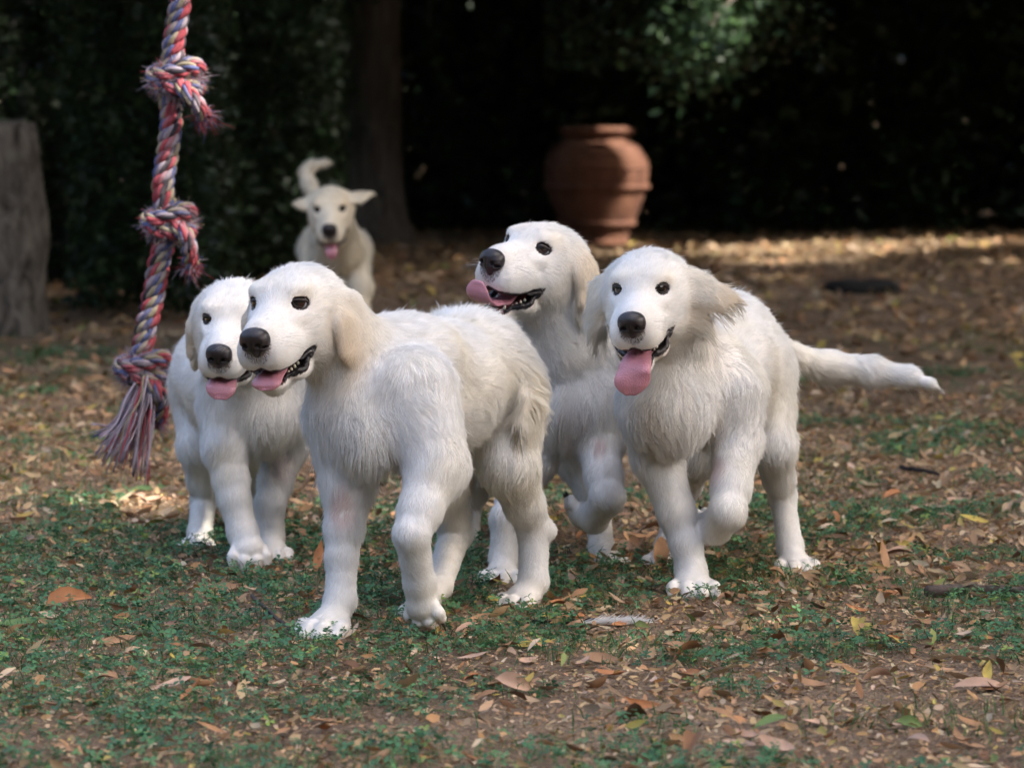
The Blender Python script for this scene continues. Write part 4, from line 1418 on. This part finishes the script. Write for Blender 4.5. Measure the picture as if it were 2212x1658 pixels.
def jar():
    Y = 22.4
    s = FPX / Y
    b = px(1287, 524, Y)
    b[2] = 0
    root = empty('terracotta_jar', tuple(b))
    tag(root, 'large round terracotta jar standing before the dark hedge', 'jar')
    m, nt, bs = new_mat('terracotta')
    tc = nd(nt, 'ShaderNodeTexCoord')
    nz = nd(nt, 'ShaderNodeTexNoise', Scale=5.0, Detail=8.0, Roughness=0.65)
    nt.links.new(tc.outputs['Object'], nz.inputs['Vector'])
    r = nd(nt, 'ShaderNodeValToRGB')
    r.color_ramp.elements[0].position = 0.32
    r.color_ramp.elements[1].position = 0.66
    r.color_ramp.elements[0].color = (0.080, 0.030, 0.018, 1)
    r.color_ramp.elements[1].color = (0.20, 0.088, 0.050, 1)
    nt.links.new(nz.outputs['Fac'], r.inputs['Fac'])
    nt.links.new(r.outputs['Color'], bs.inputs['Base Color'])
    bs.inputs['Roughness'].default_value = 0.85
    bp = nd(nt, 'ShaderNodeBump', Strength=0.4, Distance=0.01)
    nt.links.new(nz.outputs['Fac'], bp.inputs['Height'])
    nt.links.new(bp.outputs['Normal'], bs.inputs['Normal'])

    def lathe(prof, n=56):
        prof = np.array(prof, float)
        a = np.linspace(0, 2 * math.pi, n, endpoint=False)
        v = np.stack([np.outer(prof[:, 0], np.cos(a)), np.outer(prof[:, 0], np.sin(a)), np.repeat(prof[:, 1:2], n, 1)], -1).reshape(-1, 3)
        i, j = np.meshgrid(np.arange(len(prof) - 1), np.arange(n), indexing='ij')
        q = np.stack([i * n + j, i * n + (j + 1) % n, (i + 1) * n + (j + 1) % n, (i + 1) * n + j], -1).reshape(-1, 4)
        return v + b, q
    body = spline([(0.0, 0.003), (0.175, 0.003), (0.19, 0.06), (0.235, 0.17), (0.283, 0.30), (0.306, 0.42), (0.300, 0.50), (0.262, 0.575), (0.215, 0.605), (0.195, 0.622), (0.190, 0.65), (0.17, 0.655), (0.165, 0.60), (0.24, 0.5), (0.2, 0.15), (0.0, 0.10)], 70)
    v, q = lathe(body)
    link('body', mesh_np('body', v, q), m, root)

    def ring(R, z, rr, zz, nm):
        a = np.linspace(0, 2 * math.pi, 15)
        v, q = lathe([(R + rr * math.cos(t), z + zz * math.sin(t)) for t in a])
        link(nm, mesh_np(nm, v, q), m, root)
    ring(0.198, 0.672, 0.030, 0.026, 'rim')
    ring(0.301, 0.345, 0.014, 0.018, 'band')
    ring(0.304, 0.455, 0.008, 0.010, 'band')
    ring(0.224, 0.135, 0.012, 0.020, 'band')


def slab():
    b = gpx(1862, 632)
    m = mat_plain('dark_stone', (0.018, 0.017, 0.016), 0.9, 0.2, noise=0.4, scale=12, bump=0.5)
    n, rings = 40, [(0.0, 0.060), (0.10, 0.060), (0.150, 0.056), (0.178, 0.040), (0.190, 0.018), (0.188, 0.0)]
    a = np.linspace(0, 2 * math.pi, n, endpoint=False)
    v = np.stack([np.stack([r * np.cos(a), 0.8 * r * np.sin(a), np.full(n, z)], -1) for r, z in rings]).reshape(-1, 3)
    v[:, :2] *= (1 + 0.18 * (vnoise(np.stack([np.tile(np.cos(a), 6), np.tile(np.sin(a), 6), v[:, 2] * 0], 1), 0.6, 3) - 0.5))[:, None]
    v[:, 2] += 0.012 * (vnoise(v, 0.08, 9) - 0.5) * (v[:, 2] > 0.01)
    i, j = np.meshgrid(np.arange(5), np.arange(n), indexing='ij')
    q = np.stack([i * n + j, (i + 1) * n + j, (i + 1) * n + (j + 1) % n, i * n + (j + 1) % n], -1).reshape(-1, 4)
    tag(link('flat_stone', mesh_np('flat_stone', v + b, q), m), 'dark flat stone lying on leaves behind the long tail', 'stone')


stump(); ivy_tree(); spray(); jar(); slab()


# ------------------------------------------------------------------ knotted rope
YARN_K = 0.64
M_YARN = mat_attr('rope_yarn', 0.9, 0.15, bump=0.5, bscale=700.0)
RED, BLUE, BEIGE, DARK, GREY = [np.array(c) * YARN_K for c in ((0.40, 0.075, 0.095), (0.12, 0.14, 0.30), (0.38, 0.33, 0.23), (0.045, 0.040, 0.050), (0.42, 0.36, 0.42))]
ROPE_Y = 8.9


def knotted_rope():
    root = empty('knotted_rope', tuple(px(320, 1000, ROPE_Y)))
    tag(root, 'frayed red and blue knotted rope toy hanging at the left', 'rope')
    rp = lambda x, y, d=0.0: px(x, y, ROPE_Y + d)

    def frames(P):
        T = np.gradient(P, axis=0); T /= np.linalg.norm(T, axis=1, keepdims=True) + 1e-9
        N = np.zeros_like(P); nn = np.cross(T[0], [0, 1.0, 0.2])
        for i in range(len(P)):
            nn = nn - T[i] * (nn @ T[i]); nn /= np.linalg.norm(nn) + 1e-9; N[i] = nn
        return T, N, np.cross(T, N)

    def lay(name, P, R, turns, yarn_turns, ph=0.0, fray=0.0, K=None):
        """Three strands of five coloured yarns each, laid round the path P."""
        T, N, B = frames(P)
        ln = np.concatenate([[0], np.cumsum(np.linalg.norm(np.diff(P, axis=0), axis=1))])
        L = ln / 1.0
        for k in range(3):
            a = ph + k * 2 * math.pi / 3 + L * turns
            S = P + (np.cos(a)[:, None] * N + np.sin(a)[:, None] * B) * R * 0.52
            T2, N2, B2 = frames(S)
            parts, cols = [], []
            pal = [(RED, RED, BLUE, BEIGE, DARK), (BEIGE, BLUE, GREY, RED, RED), (RED, DARK, GREY, BLUE, BEIGE)][k]
            for y in range(5):
                b = y * 2 * math.pi / 5 + L * yarn_turns
                W = S + (np.cos(b)[:, None] * N2 + np.sin(b)[:, None] * B2) * R * 0.27
                W = W + RNG.normal(0, R * 0.012, W.shape)
                v, f = tube(W, R * (0.225 + 0.03 * RNG.random(len(W))), 7)
                parts.append((v, f))
                c = np.array(pal[y]) * (0.75 + 0.5 * vnoise(v, 0.02, 70 + y))[:, None]
                fade = np.clip(0.05 + (vnoise(v, 0.03, 80 + y) - 0.5) * 1.8, 0.03, 0.7)[:, None]
                cols.append(c * (1 - fade) + np.array([0.34, 0.28, 0.31]) * YARN_K * fade)
            v, f = join_parts(parts)
            link('strand', mesh_np('strand', v, f, True, np.concatenate(cols)), M_YARN, root)

    R = 0.0272
    main = [(392, -60), (388, 10), (378, 75), (372, 130), (366, 200), (370, 260), (362, 330), (352, 400), (358, 450), (366, 490), (345, 560), (335, 620), (322, 680), (312, 730), (302, 780), (308, 830)]
    lay('strand', spline([rp(x, y) for x, y in main], 420), R, 78.0, -95.0)

    def fuzz(cx, cy, rx, ry, n, ln, seed, down=0.2):
        rng = np.random.default_rng(seed)
        c = rp(cx, cy)
        d = rng.normal(size=(n, 3)); d /= np.linalg.norm(d, axis=1, keepdims=True)
        p = c + d * np.array([rx, rx * 0.8, ry]) * (0.75 + 0.3 * rng.random((n, 1)))
        dr = d + rng.normal(0, 0.5, (n, 3)) + np.array([0, 0, -down])
        t = np.linspace(0, 1, 5)
        W = p[:, None] + (ln * (0.4 + rng.random(n)))[:, None, None] * (t[None, :, None] * dr[:, None] + (t ** 2)[None, :, None] * rng.normal(0, 0.35, (n, 1, 3)))
        pal = np.array([RED, BLUE, BEIGE, GREY, GREY, np.array((0.50, 0.38, 0.40)) * YARN_K]) * 1.25
        strands('frayed_fibre', W, 0.00052 * np.array([1, 1, .9, .7, .4]), pal[rng.integers(0, 6, n)] * (0.8 + 0.5 * rng.random((n, 1))), M_YARN, root)

    def knot(cx, cy, w, h, seed, tail=None):
        """An overhand knot: turns of the rope round itself, loosened and frayed."""
        rng = np.random.default_rng(seed)
        c = rp(cx, cy)
        t = np.linspace(0, 1, 130)
        for k, (tilt, rad, zz) in enumerate(((0.35, 1.0, 0.30), (-0.45, 0.92, -0.25))):
            a = t * 2 * math.pi * 0.98 + k * 2.2
            X = w * rad * np.cos(a)
            Z = h * zz + X * tilt * 0.5 + 0.10 * h * np.sin(2 * a + k)
            Yv = -w * 0.80 * rad * np.sin(a)
            P = c + np.stack([X, Yv, Z], 1)
            lay('strand', P, R * 0.85, 78.0, -95.0, ph=k)
        if tail is not None:
            P = spline([c] + [rp(x, y, d) for x, y, d in tail], 60)
            lay('strand', P, R * 0.76, 78.0, -95.0, ph=1)
            e = P[-1]
            n = 420
            d = rng.normal(size=(n, 3)) * 0.9 + unit(P[-1] - P[-8])
            tt = np.linspace(0, 1, 4)
            W = (e + rng.normal(0, 0.008, (n, 3)))[:, None] + (0.006 + 0.013 * rng.random(n))[:, None, None] * (tt[None, :, None] * d[:, None])
            pal = np.array([RED, BLUE, GREY, RED])
            strands('frayed_fibre', W, 0.0006 * np.array([1, 1, .9, .5]), pal[rng.integers(0, 4, n)], M_YARN, root)
        fuzz(cx, cy, w * 1.22, h * 0.72, 3000, 0.0110, seed)

    knot(380, 172, 0.050, 0.058, 1, tail=[(400, 195, -0.06), (422, 222, -0.06), (440, 250, -0.03)])
    knot(366, 482, 0.046, 0.056, 2, tail=[(395, 500, -0.06), (408, 535, -0.05), (412, 572, -0.02)])
    knot(310, 798, 0.050, 0.050, 3, tail=[(335, 840, -0.05), (348, 870, -0.03), (342, 905, 0.0)])
    # loose yarns at the end
    rng = np.random.default_rng(5)
    pal = np.array([GREY, RED, GREY, np.array((0.46, 0.38, 0.42)) * YARN_K, BEIGE, BLUE, DARK, np.array((0.36, 0.12, 0.14)) * YARN_K])
    for k in range(15):
        parts, cols = [], []
        u = k / 14.0
        for y in range(9):
            x1 = 205 + 110 * u + rng.normal(0, 9)
            y1 = 960 + 62 * u ** 0.7 + rng.normal(0, 16) - (25 if k % 4 == 0 else 0)
            dd = rng.normal(0, 0.025)
            P = spline([rp(300 + 26 * u + rng.normal(0, 3), 812, dd), rp(275 + 55 * u + rng.normal(0, 5), 865, dd * 1.3), rp(250 + 72 * u + rng.normal(0, 7), 915, dd * 1.6 + rng.normal(0, .01)), rp(x1, y1, dd * 1.8)], 16)
            tw = 1.5
            v, f = tube(P, np.linspace(0.0034, 0.0016, 16) * (0.7 + 0.5 * rng.random()), 6)
            parts.append((v, f))
            c = pal[rng.choice(8, p=[.30, .08, .18, .26, .05, .03, .05, .05])] * (0.7 + 0.5 * rng.random()) * tw
            cols.append(np.repeat(c[None], len(v), 0))
        v, f = join_parts(parts)
        link('tassel_yarn', mesh_np('tassel_yarn', v, f, True, np.concatenate(cols)), M_YARN, root)


knotted_rope()

HANG = [(-0.072, 0.068, -0.012, 0.013), (-0.102, 0.088, -0.034, 0.016), (-0.108, 0.094, -0.090, 0.016), (-0.088, 0.092, -0.140, 0.012)]
LOBE = [(-0.060, 0.072, -0.022, 0.011), (-0.056, 0.090, -0.056, 0.019), (-0.053, 0.092, -0.100, 0.016)]


def folded_ears(D, dx=0.0, sides=(1, -1)):
    for s in sides:
        D.ear(s, [(x + dx, y, z, r) for x, y, z, r in HANG], (0.2, 1, 0.1), flat=0.5, L=(0.007, 0.005, 0.006), c=(0, 1, 1))
        D.ear(s, [(x + dx, y, z, r) for x, y, z, r in LOBE], (0.35, 1, 0.1), flat=0.42, L=(0.006, 0.007, 0.010), c=(1, 3, 3))


def puppy_front():
    g = gpx(900, 1350)
    D = Puppy('puppy', 'large white puppy in front, walking past with black nose and pink tongue', (g[0], g[1], 0), 1)
    D.head((600, 656), 6.97, -21, -15, 2, hs=1.08, jaw=10, gaze=(-0.30, 0.42), lid=0.0022)
    S = D.S
    folded_ears(D)
    D.tongue([(0.010, 0, -0.075, 0.018), (0.045, 0, float(D.zl(0.045)) + 0.008, 0.022), (0.074, 0.000, float(D.zl(0.074)) + 0.009, 0.026), (0.090, 0.000, float(D.zl(0.085)) + 0.004, 0.027), (0.096, 0.0, float(D.zl(0.085)) - 0.008, 0.021)])
    # neck and trunk
    nk = D.h((-0.085, 0, -0.030))
    nb = px(815, 830, 7.14)
    S.rc(nk, nb, 0.066, 0.092, k=0.04, L=0.0205, lift=0.30, fl=nb - nk + np.array([0.05, 0, -0.08]))
    D.chain([(785, 876, 7.10, 0.084), (850, 868, 7.18, 0.105), (945, 832, 7.32, 0.114), (1010, 810, 7.45, 0.101), (1045, 804, 7.54, 0.098)], k=0.045, L=0.0205, fl=px(1060, 860, 7.5) - px(800, 840, 7.1))
    S.el(px(798, 930, 7.04), (0.060, 0.06, 0.070), k=0.05, L=0.024, fl=(0.1, -0.1, -1), lift=0.35)
    S.el(px(870, 760, 7.20), (0.10, 0.10, 0.07), k=0.05, L=0.0205, fl=(0.7, 0.6, 0.0), lift=0.35)
    S.el(px(1000, 756, 7.50), (0.09, 0.11, 0.063), k=0.05, L=0.028, fl=(0.5, 0.5, 0.3), lift=0.75)
    # shoulder and near foreleg, lifted
    D.leg([(890, 850, 7.06, 0.085), (942, 1005, 7.00, 0.056), (889, 1152, 6.91, 0.0335), (906, 1258, 6.95, 0.0300), (912, 1304, 6.96, 0.028)], (0.10, -0.12, -0.99), size=0.84, paw_up=(-0.55, -0.83, 0.1))
    # far foreleg, planted
    D.leg([(745, 900, 7.12, 0.075), (752, 1040, 7.10, 0.048), (738, 1200, 7.06, 0.0310), (735, 1296, 7.04, 0.0300), (713, 1349, 7.01, 0.029)], (-0.55, -0.83, 0), size=1.12)
    # near hind leg
    D.leg([(1075, 850, 7.46, 0.098), (1098, 1000, 7.38, 0.055), (1152, 1140, 7.46, 0.032), (1152, 1255, 7.44, 0.030), (1130, 1294, 7.42, 0.028)], (-0.80, -0.6, 0), size=1.02, hock=(1181, 1146, 7.48, 0.017))
    # far hind leg, swinging forward
    D.leg([(985, 870, 7.58, 0.090), (955, 1040, 7.42, 0.052), (985, 1150, 7.50, 0.032), (945, 1265, 7.34, 0.029), (908, 1312, 7.26, 0.026)], (-0.9, -0.3, -0.35), size=0.95, hock=(1003, 1150, 7.53, 0.015))
    # tail hanging along the rump
    D.chain([(1045, 748, 7.50, 0.026), (1095, 765, 7.45, 0.022), (1128, 812, 7.40, 0.021), (1140, 868, 7.36, 0.018), (1122, 912, 7.34, 0.012)], k=0.008, L=0.034, c=1, lift=0.62)
    D.spots = [(px(742, 1088, 7.05), 0.045, (0.80, 0.60, 0.57)), (px(850, 985, 7.05), 0.05, (0.80, 0.74, 0.68))]
    D.finish(hairs=204000, clumps=18000)
    return D


def puppy_left():
    g = gpx(520, 1190)
    D = Puppy('puppy', 'white puppy at far left, half hidden behind the front puppy beside the rope', (g[0], g[1], 0), 2)
    D.head((493, 692), 7.88, -7, -19, -3, hs=1.02, jaw=7, gaze=(0, 0.05), lid=0.001)
    S = D.S
    folded_ears(D, -0.010)
    D.tongue([(0.010, 0, -0.075, 0.018), (0.045, 0, float(D.zl(0.045)) + 0.008, 0.024), (0.074, 0.000, float(D.zl(0.074)) + 0.009, 0.029), (0.094, 0.000, float(D.zl(0.085)) + 0.002, 0.031), (0.104, 0.0, float(D.zl(0.085)) - 0.020, 0.023)])
    nk = D.h((-0.085, 0, -0.030))
    nb = px(550, 830, 8.10)
    S.rc(nk, nb, 0.076, 0.097, k=0.04, L=0.0205, fl=nb - nk + np.array([0.02, 0, -0.08]))
    D.chain([(548, 862, 8.10, 0.098), (520, 835, 8.28, 0.108), (485, 800, 8.46, 0.100), (462, 795, 8.56, 0.085)], k=0.045, L=0.0205)
    S.el(px(575, 905, 8.02), (0.07, 0.06, 0.06), k=0.04, L=0.022, fl=(0.1, -0.1, -1), lift=0.35)
    D.leg([(500, 880, 8.06, 0.068), (487, 965, 8.00, 0.044), (505, 1075, 7.96, 0.0355), (524, 1150, 7.94, 0.033), (537, 1184, 7.92, 0.028)], (0.15, -0.75, -0.6), size=0.92)
    D.leg([(600, 880, 8.14, 0.066), (612, 965, 8.18, 0.044), (584, 1085, 8.10, 0.033), (584, 1160, 8.10, 0.030), (588, 1190, 8.07, 0.026)], (0.15, -0.98, 0), size=0.85)
    D.leg([(448, 840, 8.50, 0.078), (432, 960, 8.42, 0.045), (440, 1075, 8.50, 0.030), (432, 1150, 8.42, 0.028), (427, 1176, 8.36, 0.026)], (-0.1, -0.99, 0), size=0.92)
    D.leg([(535, 850, 8.58, 0.078), (560, 960, 8.48, 0.045), (560, 1060, 8.62, 0.028), (565, 1130, 8.58, 0.026), (565, 1158, 8.54, 0.024)], (0.1, -0.99, 0), size=0.85)
    D.chain([(440, 770, 8.58, 0.024), (410, 800, 8.58, 0.024), (405, 845, 8.50, 0.022), (440, 868, 8.42, 0.016)], k=0.014, L=0.026, c=1, lift=0.4)
    D.spots = [(px(608, 1000, 8.12), 0.045, (0.74, 0.66, 0.70)), (px(480, 1000, 7.96), 0.05, (0.95, 0.88, 0.74))]
    D.finish(hairs=132000, clumps=12000)
    return D


def puppy_middle():
    g = gpx(1200, 1230)
    D = Puppy('puppy', 'white puppy between two others, head raised and turned with its tongue curling out', (g[0], g[1], 0), 3)
    D.head((1136, 531), 7.80, -35, 3, -9, hs=1.05, jaw=21, gaze=(-0.15, 0.5), lid=0.0035)
    S = D.S
    swept = [(-0.070, 0.068, -0.008, 0.018), (-0.086, 0.092, -0.036, 0.030), (-0.098, 0.098, -0.078, 0.031), (-0.100, 0.090, -0.116, 0.018)]
    D.ear(1, swept, (0.05, 1, 0.25), c=(1, 3, 1), L=(0.008, 0.010, 0.013))
    D.ear(-1, swept, (0.05, 1, 0.25), c=(1, 3, 1), L=(0.008, 0.010, 0.013))
    D.tongue([(0.010, 0, -0.078, 0.016), (0.045, 0, float(D.zl(0.045)) + 0.008, 0.020), (0.078, 0.000, float(D.zl(0.076)) + 0.018, 0.026), (0.106, 0.000, float(D.zl(0.085)) + 0.020, 0.028), (0.132, 0.0, float(D.zl(0.085)) + 0.034, 0.028), (0.142, 0.0, float(D.zl(0.085)) + 0.060, 0.022)])
    nk = D.h((-0.080, 0, -0.035))
    nb = px(1232, 800, 7.98)
    S.rc(nk, nb, 0.074, 0.092, k=0.04, L=0.0205, lift=0.34)
    S.rc(D.h((-0.075, 0.0, -0.075)), px(1205, 760, 7.90), 0.050, 0.062, k=0.03, L=0.020, lift=0.34)
    D.chain([(1240, 848, 7.98, 0.092), (1225, 848, 8.12, 0.108), (1180, 835, 8.34, 0.108), (1140, 825, 8.54, 0.098)], k=0.045, L=0.0205, fl=px(1140, 870, 8.5) - px(1240, 850, 7.95))
    S.el(px(1232, 880, 7.90), (0.085, 0.06, 0.075), k=0.04, L=0.024, fl=(0.0, -0.1, -1), lift=0.36)
    D.leg([(1285, 870, 7.94, 0.066), (1292, 955, 7.90, 0.046), (1312, 1072, 7.80, 0.036), (1282, 1118, 7.86, 0.032), (1258, 1112, 7.92, 0.028)], (-0.75, 0.45, 0.35), size=0.82, paw_up=(-0.1, -0.5, -0.85))
    D.leg([(1180, 880, 7.96, 0.066), (1150, 990, 7.92, 0.046), (1092, 1120, 7.82, 0.033), (1088, 1205, 7.80, 0.031), (1085, 1240, 7.76, 0.027)], (-0.25, -0.97, 0), size=0.92)
    D.leg([(1105, 860, 8.52, 0.085), (1040, 1000, 8.40, 0.046), (1012, 1090, 8.50, 0.029), (1012, 1175, 8.42, 0.027), (1010, 1195, 8.36, 0.024)], (-0.2, -0.98, 0), size=0.86)
    D.leg([(1225, 870, 8.50, 0.085), (1250, 990, 8.36, 0.046), (1290, 1100, 8.30, 0.030), (1298, 1185, 8.16, 0.029), (1312, 1212, 8.06, 0.026)], (0.85, -0.5, 0), size=0.90)
    D.spots = [(px(1296, 962, 7.84), 0.025, (0.80, 0.60, 0.57)), (px(1240, 905, 7.84), 0.05, (0.82, 0.77, 0.74))]
    D.finish(hairs=156000, clumps=15000)
    return D


def puppy_right():
    g = gpx(1550, 1260)
    D = Puppy('puppy', 'white puppy on the right with flapping ears, hanging pink tongue and long tail', (g[0], g[1], 0), 4)
    D.head((1382, 625), 7.42, -12, -16, 2, hs=1.03, jaw=17, gaze=(0.05, 0.05), lid=0.0005)
    S = D.S
    D.ear(1, [(-0.064, 0.064, -0.006, 0.020), (-0.074, 0.096, -0.022, 0.028), (-0.084, 0.128, -0.050, 0.026), (-0.096, 0.158, -0.058, 0.010)], (0.85, 0.35, 0.55), c=(0, 1, 3), L=(0.012, 0.022, 0.026))
    S_fl = D._dv((-0.2, 0.4, -1))
    D._rc((-0.068, 0.082, -0.035), (-0.068, 0.100, -0.095), 0.028, 0.016, k=0.012, L=0.022, c=1, flat=(D._dv((0, 0, 0)) + np.array([0.9, 0.3, 0.3]), 0.3), fl=(-0.2, 0.4, -1), lift=0.35)
    D.ear(-1, [(-0.064, 0.066, -0.010, 0.020), (-0.078, 0.096, -0.036, 0.030), (-0.086, 0.108, -0.084, 0.027), (-0.092, 0.106, -0.116, 0.013)], (0.6, 0.7, 0.3), c=(0, 1, 1), L=(0.012, 0.024, 0.028))
    zl = lambda x: float(D.zl(x))
    D.tongue([(0.010, 0, -0.078, 0.016), (0.045, 0, zl(0.045) + 0.010, 0.021), (0.074, -0.002, zl(0.074) + 0.012, 0.028), (0.096, -0.005, zl(0.085) + 0.002, 0.033), (0.104, -0.010, zl(0.085) - 0.024, 0.034), (0.103, -0.014, zl(0.085) - 0.050, 0.024)])
    nk = D.h((-0.085, 0, -0.030))
    nb = px(1470, 790, 7.66)
    S.rc(nk, nb, 0.074, 0.100, k=0.04, L=0.0205, lift=0.30)
    D.chain([(1462, 846, 7.62, 0.087), (1502, 834, 7.72, 0.107), (1550, 788, 7.88, 0.112), (1585, 774, 8.00, 0.100), (1598, 770, 8.10, 0.093)], k=0.045, L=0.0205)
    S.el(px(1440, 880, 7.56), (0.085, 0.07, 0.085), k=0.04, L=0.022, fl=(0.05, -0.1, -1), lift=0.34)
    S.el(px(1565, 690, 7.98), (0.07, 0.09, 0.055), k=0.05, L=0.0205, fl=(0.5, 0.6, 0.0))
    D.leg([(1410, 870, 7.64, 0.070), (1420, 985, 7.62, 0.047), (1482, 1170, 7.58, 0.0345), (1492, 1235, 7.57, 0.032), (1495, 1263, 7.54, 0.030)], (0.05, -1, 0), size=1.06)
    D.leg([(1570, 850, 7.66, 0.080), (1592, 950, 7.64, 0.047), (1572, 1105, 7.52, 0.037), (1545, 1140, 7.58, 0.033), (1538, 1128, 7.66, 0.028)], (-0.5, 0.8, 0.1), size=0.86, paw_up=(0.2, -0.2, -0.95))
    D.leg([(1630, 820, 7.98, 0.085), (1668, 960, 7.90, 0.046), (1690, 1070, 7.98, 0.0275), (1706, 1180, 7.94, 0.028), (1714, 1216, 7.90, 0.026)], (0.25, -0.97, 0), size=0.96, hock=(1703, 1064, 8.03, 0.015))
    D.leg([(1530, 840, 8.10, 0.085), (1500, 980, 8.00, 0.046), (1470, 1080, 8.14, 0.028), (1440, 1180, 8.08, 0.027), (1432, 1206, 8.04, 0.024)], (-0.15, -0.98, 0), size=0.86)
    D.chain([(1660, 735, 8.16, 0.026), (1712, 768, 8.22, 0.023), (1790, 790, 8.26, 0.0290), (1880, 798, 8.26, 0.0270), (1960, 812, 8.24, 0.019), (2005, 828, 8.22, 0.008), (2032, 842, 8.22, 0.002)], k=0.02, L=(0.020, 0.022, 0.022, 0.019, 0.015, 0.012), lift=0.12, c=0)
    D.spots = [(px(1552, 1020, 7.58), 0.035, (0.80, 0.60, 0.57)), (px(1400, 900, 7.50), 0.05, (0.84, 0.78, 0.72))]
    D.finish(hairs=174000, clumps=16000)
    return D


def puppy_far():
    g = gpx(735, 790)
    D = Puppy('puppy', 'white puppy far behind the others with raised curved tail and ears flying out', (g[0], g[1], 0), 5)
    D.head((712, 452), 12.95, 1, -22, 3, hs=0.98, jaw=10)
    S = D.S
    D.ear(1, [(-0.062, 0.062, 0.006, 0.020), (-0.070, 0.098, 0.008, 0.024), (-0.076, 0.135, 0.016, 0.013)], (0.5, 0.1, 1), c=(0, 1, 1))
    D.ear(-1, [(-0.062, 0.062, 0.002, 0.020), (-0.070, 0.090, -0.008, 0.024), (-0.076, 0.115, -0.006, 0.013)], (0.5, 0.1, 1), c=(0, 1, 1))
    zl = lambda x: float(D.zl(x))
    D.tongue([(0.010, 0, -0.075, 0.018), (0.05, 0, zl(0.05) + 0.008, 0.022), (0.085, 0, zl(0.085) + 0.006, 0.021), (0.098, 0, zl(0.09) - 0.006, 0.021), (0.100, 0, zl(0.09) - 0.030, 0.016)])
    nk = D.h((-0.085, 0, -0.030))
    nb = px(732, 530, 13.22)
    S.rc(nk, nb, 0.062, 0.068, k=0.04, L=0.022)
    D.chain([(732, 542, 13.22, 0.064), (733, 538, 13.42, 0.072), (725, 516, 13.70, 0.072), (712, 505, 13.85, 0.070)], k=0.05, L=0.022)
    D.leg([(700, 556, 13.25, 0.044), (692, 630, 13.25, 0.040), (698, 720, 13.20, 0.034), (700, 765, 13.20, 0.031), (700, 782, 13.14, 0.028)], (0, -1, 0))
    D.leg([(766, 548, 13.25, 0.044), (778, 620, 13.22, 0.040), (776, 705, 13.18, 0.034), (776, 755, 13.18, 0.031), (776, 774, 13.14, 0.028)], (0, -1, 0))
    D.leg([(690, 540, 13.85, 0.080), (686, 620, 13.75, 0.045), (690, 690, 13.9, 0.030), (690, 748, 13.86, 0.028), (690, 762, 13.82, 0.025)], (0, -1, 0))
    D.leg([(755, 540, 13.85, 0.080), (758, 620, 13.75, 0.045), (756, 690, 13.9, 0.030), (756, 748, 13.86, 0.028), (756, 762, 13.82, 0.025)], (0, -1, 0))
    D.chain([(690, 440, 13.95, 0.026), (668, 400, 13.98, 0.024), (660, 374, 14.0, 0.021), (672, 358, 14.0, 0.017), (698, 353, 14.0, 0.010), (708, 352, 14.0, 0.006)], k=0.02, L=0.018, lift=0.2)
    D.tint = (0.93, 0.87, 0.74)
    D.finish(vox=0.005, hairs=48000, clumps=5000, teeth=False, whiskers=False, hw=0.0008)
    return D


for _fn in (puppy_front, puppy_left, puppy_middle, puppy_right, puppy_far):
    _fn()
